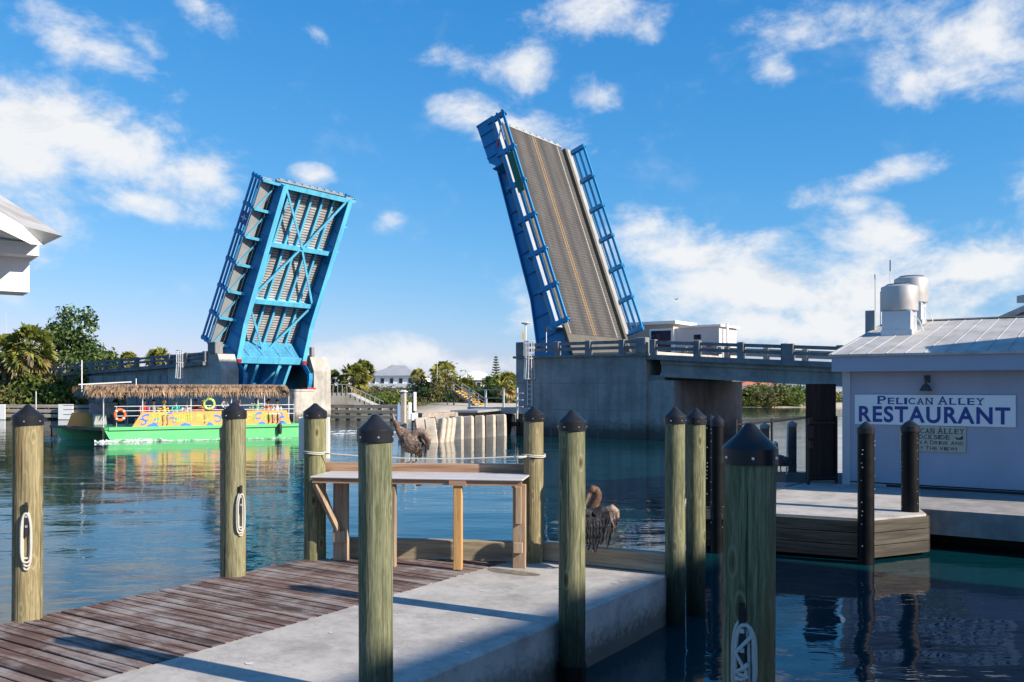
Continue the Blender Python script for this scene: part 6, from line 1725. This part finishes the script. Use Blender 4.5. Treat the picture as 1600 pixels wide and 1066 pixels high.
# ---- shore across the bay
FB = [(1150, 140, 0, 'leafmid', 1.7, 3.4), (1166, 138, 1, 'leafolive', 1.8, 3.2), (1182, 139, 2, 'leafmid', 1.7, 3.1), (1197, 137, 0, 'leafolive', 1.7, 3.3), (1212, 138, 1, 'leafmid', 1.7, 3.2), (1228, 139, 2, 'leafmid', 1.7, 3.0), (1243, 142, 0, 'leafdark', 1.6, 2.9), (1258, 143, 1, 'leafyel', 1.7, 3.0), (1274, 144, 2, 'leafmid', 1.6, 3.2), (1206, 150, 0, 'leafdark', 1.5, 4.2), (1248, 152, 1, 'leafmid', 1.5, 4.0), (1262, 156, 2, 'leafdark', 1.5, 4.0), (1230, 158, 0, 'leafdark', 1.4, 4.0), (1290, 146, 1, 'leafmid', 1.8, 3.2), (1160, 135.8, 2, 'leafmid', 1.2, 1.6), (1190, 135.6, 1, 'leafyel', 1.3, 1.5), (1220, 136.3, 0, 'leafmid', 1.3, 1.6), (1250, 139, 1, 'leafmid', 1.3, 1.5)]
wf = ['mangrove beside the lit pier end', 'olive mangrove below the orange roof', 'green mangrove below the orange roof, right part', 'olive mangrove with bare stems right of the orange roof', 'green mangrove in the middle of the bay shore', 'green mangrove left of the dark one', 'darkest mangrove left of the brown gate', 'yellow green mangrove touching the brown gate', 'mangrove hidden behind the brown gate', 'dark tree behind the olive mangrove', 'green tree behind the darkest mangrove', 'dark tree close behind the brown gate', 'dark tree before the pale bay house', 'mangrove behind the restaurant corner', 'low waterside mangrove nearest the lit pier end', 'low yellow green waterside mangrove', 'low green waterside mangrove in mid shore', 'low waterside mangrove nearest the gate']
for i, (px, y, k, m, s, h) in enumerate(FB):
    p = A(px, y); plant('mangrove_bush', wf[i], 'bush', (p.x, p.y, .1), BUSH[k], m, s * 1.1, s, h / 2.5, i * 2.1, STEM, 'mangroves across the bay')
# far woods reaching along the horizon outside the gaps
wd_cl = []
rgw = random.Random(77)
for k in range(150):
    x = rgw.uniform(60, 330) if k % 2 else rgw.uniform(-330, -62); y = shore(max(-399, min(399, x))) + rgw.uniform(6, 26)
    wd_cl.append(((x, y, rgw.uniform(.8, 3.2)), rgw.uniform(1.6, 3.4)))
tag(leaf_cloud(78, wd_cl, 26, .5).build('far_woods', M['leafmid']), kind='stuff')

# ---- stairs, truck, posts, breakwater
p = A(709, 122); q = A(748, 116)
st = thing('shore_stairs', 'wooden stairs with yellow step edges going down the sandy shore', 'stairs', (p.x, p.y, .5), math.atan2(q.y - p.y, q.x - p.x))
ln = math.hypot(q.x - p.x, q.y - p.y); hz = 2.0
for yy in (0, 1.2):
    o = MB(); o.beam((0, yy, hz - .1), (ln, yy, -.3), .07, .28); o.build('stringer', M['fender'], st)
    o = MB(); o.beam((0, yy, hz + .95), (ln, yy, .75), .07, .1); o.beam((0, yy, hz + .5), (ln, yy, .3), .05, .08)
    for k in range(4): o.beam((ln * k / 3, yy, hz - hz * k / 3 - .2), (ln * k / 3, yy, hz - hz * k / 3 + .95), .09, .09)
    o.build('handrail', M['fender'], st)
for k in range(9):
    o = MB(); x = ln * (k + .5) / 9; z = hz - hz * (k + .5) / 9; o.box(x - .16, x + .16, .04, 1.16, z, z + .05); o.box(x + .161, x + .19, .04, 1.16, z - .10, z + .05, 1); o.build('step', [M['fender'], M['yellow']], st)
o = MB(); o.box(-2.2, -.02, 0, 1.2, hz - .12, hz); o.box(-2.2, 0, -.04, -.005, hz + .2, hz + .3); o.box(-2.2, 0, -.04, -.005, hz + .8, hz + .92); o.box(-2.1, -1.95, 0, .15, -.5, hz + .9); o.box(-.2, -.05, .01, .15, -.5, hz - .125); o.build('landing_deck', M['darkwood'], st)
o = MB(); o.box(ln - .1, ln + 1.0, -.1, 1.3, -.2, .06); o.build('foot_slab', M['yellow'], st)

p = A(648, 172); tk = thing('pickup_truck', 'white pickup truck parked on the sand behind the pale post', 'truck', (p.x, p.y, .55), R(-25))
o = MB(); o.slab_xz([(-2.5, .45), (2.5, .45), (2.5, 1.0), (1.5, 1.12), (.4, 1.15), (-2.5, 1.12)], -.9, .9); o.build('body', M['white'], tk)
o = MB(); o.slab_xz([(-1.0, 1.13), (-.8, 1.82), (.5, 1.82), (1.1, 1.13)], -.8, .8); cb = o.build('cab', M['white'], tk)
o = MB(); o.slab_xz([(-.85, 1.2), (-.7, 1.72), (.4, 1.72), (.85, 1.2)], -.815, -.803); o.build('side_window', M['glass'], cb)
for x in (-1.6, 1.6):
    for s in (-.86, .86):
        o = MB(); o.ring([(x, s - .11, .36), (x, s + .11, .36)], .37, 16); w_ = o.build('wheel', M['rubber'], tk, 40)
        o = MB(); o.ring([(x, s - .12, .36), (x, s + .12, .36)], .2, 12); o.build('rim', M['galv'], w_, 40)
o = MB(); o.box(-2.52, -2.503, -.8, -.65, .75, 1.0); o.box(-2.52, -2.503, .65, .8, .75, 1.0); o.build('tail_lights', M['red'], tk)

p = A(630.5, 51); ps = thing('mooring_post', 'pale square concrete post with a white cap at the breakwater end', 'post', (p.x, p.y, 0), R(-15))
o = MB(); o.bbox(-.13, .13, -.13, .13, -2, ZY(613, 51), .02); o.build('shaft', M['breakwater'], ps)
zt = ZY(613, 51); o = MB(); o.bbox(-.19, .19, -.19, .19, zt + .001, zt + .06, .02); o.bbox(-.12, .12, -.12, .12, zt + .061, zt + .12, .02); o.build('white_cap', M['white'], ps)
p = A(623, 51.4); o = MB(); o.bbox(-.12, .12, -.02, .02, .9, ZY(634, 51.4), .01); o.box(-.04, .04, .021, .08, -1, 2.0); ob = o.build('blue_board', m_plain('pale blue board', (.30, .42, .62), .5)); ob.location = (p.x, p.y, 0); tag(ob, 'pale blue board fixed beside the square concrete post', 'sign')
sgm = thing('channel_marker', 'white weathered channel marker boards behind the pelican', 'sign', A(645, 53), R(10))
o = MB(); o.lathe([(.1, -2), (.1, 1.9)], 10, c=(.02, 0)); o.build('pole', M['darkwood'], sgm)
o = MB(); o.bbox(-.28, -.05, -.16, -.12, 1.0, 2.0, .02); o.bbox(.02, .2, -.16, -.12, 1.5, 2.6, .02); o.bbox(-.1, .26, -.2, -.165, .95, 1.4, .02); o.build('boards', M['white'], sgm)
o = MB(); o.bbox(-.04, .03, -.19, -.15, 1.4, 2.4, .01); o.build('black_band', M['black'], sgm)

# breakwater of leaning slabs
def lean_slab(label, px, py, wpx, y_, turn):
    p = G(px, py, 0.0); w_ = wpx / F * p.y
    o = MB(); o.bbox(-w_ / 2, w_ / 2, -.15, .15, -1.6, 1.28, .05)
    ob = o.build('breakwater_slab', M['breakwater']); ob.location = p; ob.rotation_euler = (R(-13), R(-7), turn)
    return tag(ob, label, 'concrete slab', 'leaning breakwater slabs')
SL = [(662, 690, 19, R(14)), (676, 692, 17, R(8)), (688, 691.5, 13, R(-48)), (696, 690.5, 13, R(-48)), (703, 689.5, 13, R(-48)), (717, 686.5, 15, R(-22)), (733, 685.5, 15, R(-22)), (750, 684, 15, R(-22)), (767, 682.5, 15, R(-22)), (784, 681, 15, R(-22)), (799, 680, 13, R(-22))]
sl_l = ['widest white slab at the left end, next to the square post', 'second leaning slab from the square post', 'third leaning slab, turned edge-on', 'fourth leaning slab, turned edge-on', 'fifth leaning slab, last of the edge-on ones', 'leaning slab just right of the edge-on ones', 'leaning slab second right of the edge-on ones', 'leaning slab in the middle of the straight row', 'leaning slab fourth in the straight row', 'leaning slab nearest the pier walkway', 'shaded slab partly under the pier walkway']
for (px, py, w_, tn), lab in zip(SL, sl_l): lean_slab(lab, px, py, w_, 0, tn)
bp = thing('breakwater_pier', 'weathered timber capping and grey walk along the breakwater slabs', 'walkway', (0, 0, 0))
a_ = G(655, 688, 0) + Vector((0, .5, 0)); b_ = G(712, 685, 0) + Vector((-.2, .5, 0)); c_ = G(800, 678, 0) + Vector((-.2, .6, 0))
o = MB()
for (p, q) in ((a_, b_), (b_, c_)): o.beam((p.x, p.y, 1.33), (q.x, q.y, 1.36), .32, .26)
o.build('capping_timber', M['fender'], bp)
o = MB(); o.beam((a_.x + 2.3, a_.y + 1.9, 1.5), (c_.x, c_.y + 1.6, 1.55), 1.7, .12); o.build('walk_deck', M['walkgrey'], bp)
for k in range(6):
    p = a_.lerp(c_, k / 5) + Vector((.6, 1.2, 0)); o = MB(); o.ring([(p.x, p.y, -2), (p.x, p.y, 1.43)], .15, 8); o.build('post', M['darkwood'], bp)
fw = thing('fender_walk', 'grey railed maintenance walkway on dark piles at the pier corner', 'walkway', BP(-4.6, -2.6, 0), BR)
o = MB(); o.box(-1.0, 3.6, -.5, 1.0, 1.45, 1.62); o.box(-1.0, 3.6, -.56, -.505, 1.3, 1.66); o.build('walk_deck', M['walkgrey'], fw)
for x in (-.9, 0.35, 1.7):
    o = MB(); o.box(x - .05, x + .05, -.54, -.44, 1.67, 2.75); o.build('rail_post', M['galv'], fw)
o = MB(); o.box(-.95, 1.7, -.52, -.47, 2.70, 2.76); o.box(-.95, 1.7, -.52, -.47, 2.2, 2.25); o.build('railing', M['walkgrey'], fw)
for x, y in ((-.8, -.3), (-.2, .6), (.5, -.3), (1.2, .5), (2.0, -.35), (2.8, .4)):
    o = MB(); o.ring([(x, y, -2), (x, y, 1.44)], .17, 9); o.build('pile', M['sleeve'], fw)
o = MB(); o.box(-.9, 2.8, -.5, -.35, .55, .8); o.build('brace_timber', M['sleeve'], fw)
o = MB()
for z in (1.7, 2.1, 2.5): o.box(2.85, 3.25, -.72, -.64, z, z + .06)
o.box(2.8, 2.87, -.74, -.62, 1.0, 2.85); o.build('tide_gauge', M['galv'], fw)
rmp = thing('boat_ramp', 'pale railed concrete ramp between the far pier and the bushes', 'ramp', A(513, 96), R(-8))
o = MB(); o.slab_xz([(-1, 0), (-1, 2.3), (2, 2.3), (6, .5), (6, 0)], 0, 2.5); o.build('ramp', M['pier_lit'], rmp)
o = MB()
for k in range(14): x = -1 + k * .5; z = 2.3 if x < 2 else 2.3 - (x - 2) * .45; o.box(x, x + .05, -.06, -.01, z - .2, z + .9)
o.beam((-1, -.04, 3.2), (2, -.04, 3.2), .06, .07); o.beam((2, -.04, 3.2), (6, -.04, 1.4), .06, .07); o.build('railing', M['galv'], rmp)

# birds in the air
def bird(label, px, py, y, s, flap, rot, m='f_dark'):
    o = MB()
    o.ring([(-.5, 0, 0), (-.25, 0, .01), (.1, 0, .0), (.42, 0, -.01)], [.02, .085, .08, .02], 7); o.ring([(-.45, 0, 0), (-.62, 0, -.015)], [.03, .01], 5)
    for sd_ in (-1, 1):
        o._add([(-.15, sd_ * .05, .03), (.15, sd_ * .05, .02), (.12, sd_ * .5, .03 + flap * .6), (-.16, sd_ * .5, .04 + flap * .6), (.18, sd_ * 1.0, flap), (-.02, sd_ * 1.02, flap),
                (-.15, sd_ * .05, .0), (.15, sd_ * .05, .0), (.12, sd_ * .5, .01 + flap * .6), (-.16, sd_ * .5, .02 + flap * .6)], [(0, 1, 2, 3), (3, 2, 4, 5), (7, 6, 9, 8), (8, 9, 5, 4)])
    ob = o.build('bird', M[m], None, 60); p = A(px, y, ZY(py, y)); ob.location = p; ob.scale = (s,) * 3; ob.rotation_euler = (0, R(-8), rot)
    return tag(ob, label, 'bird', 'birds in flight')
bird('dark bird in flight beside the control house', 1057, 468, 70, .30, .3, R(30))
bird('tiny bird in flight right of the first one', 1068, 478, 90, .2, -.2, R(70))
bird('flying pelican over the shore trees, left of a pair', 706, 566, 120, .55, .1, R(10)); bird('flying pelican over the shore trees, right of a pair', 714, 568, 122, .45, .1, R(20))
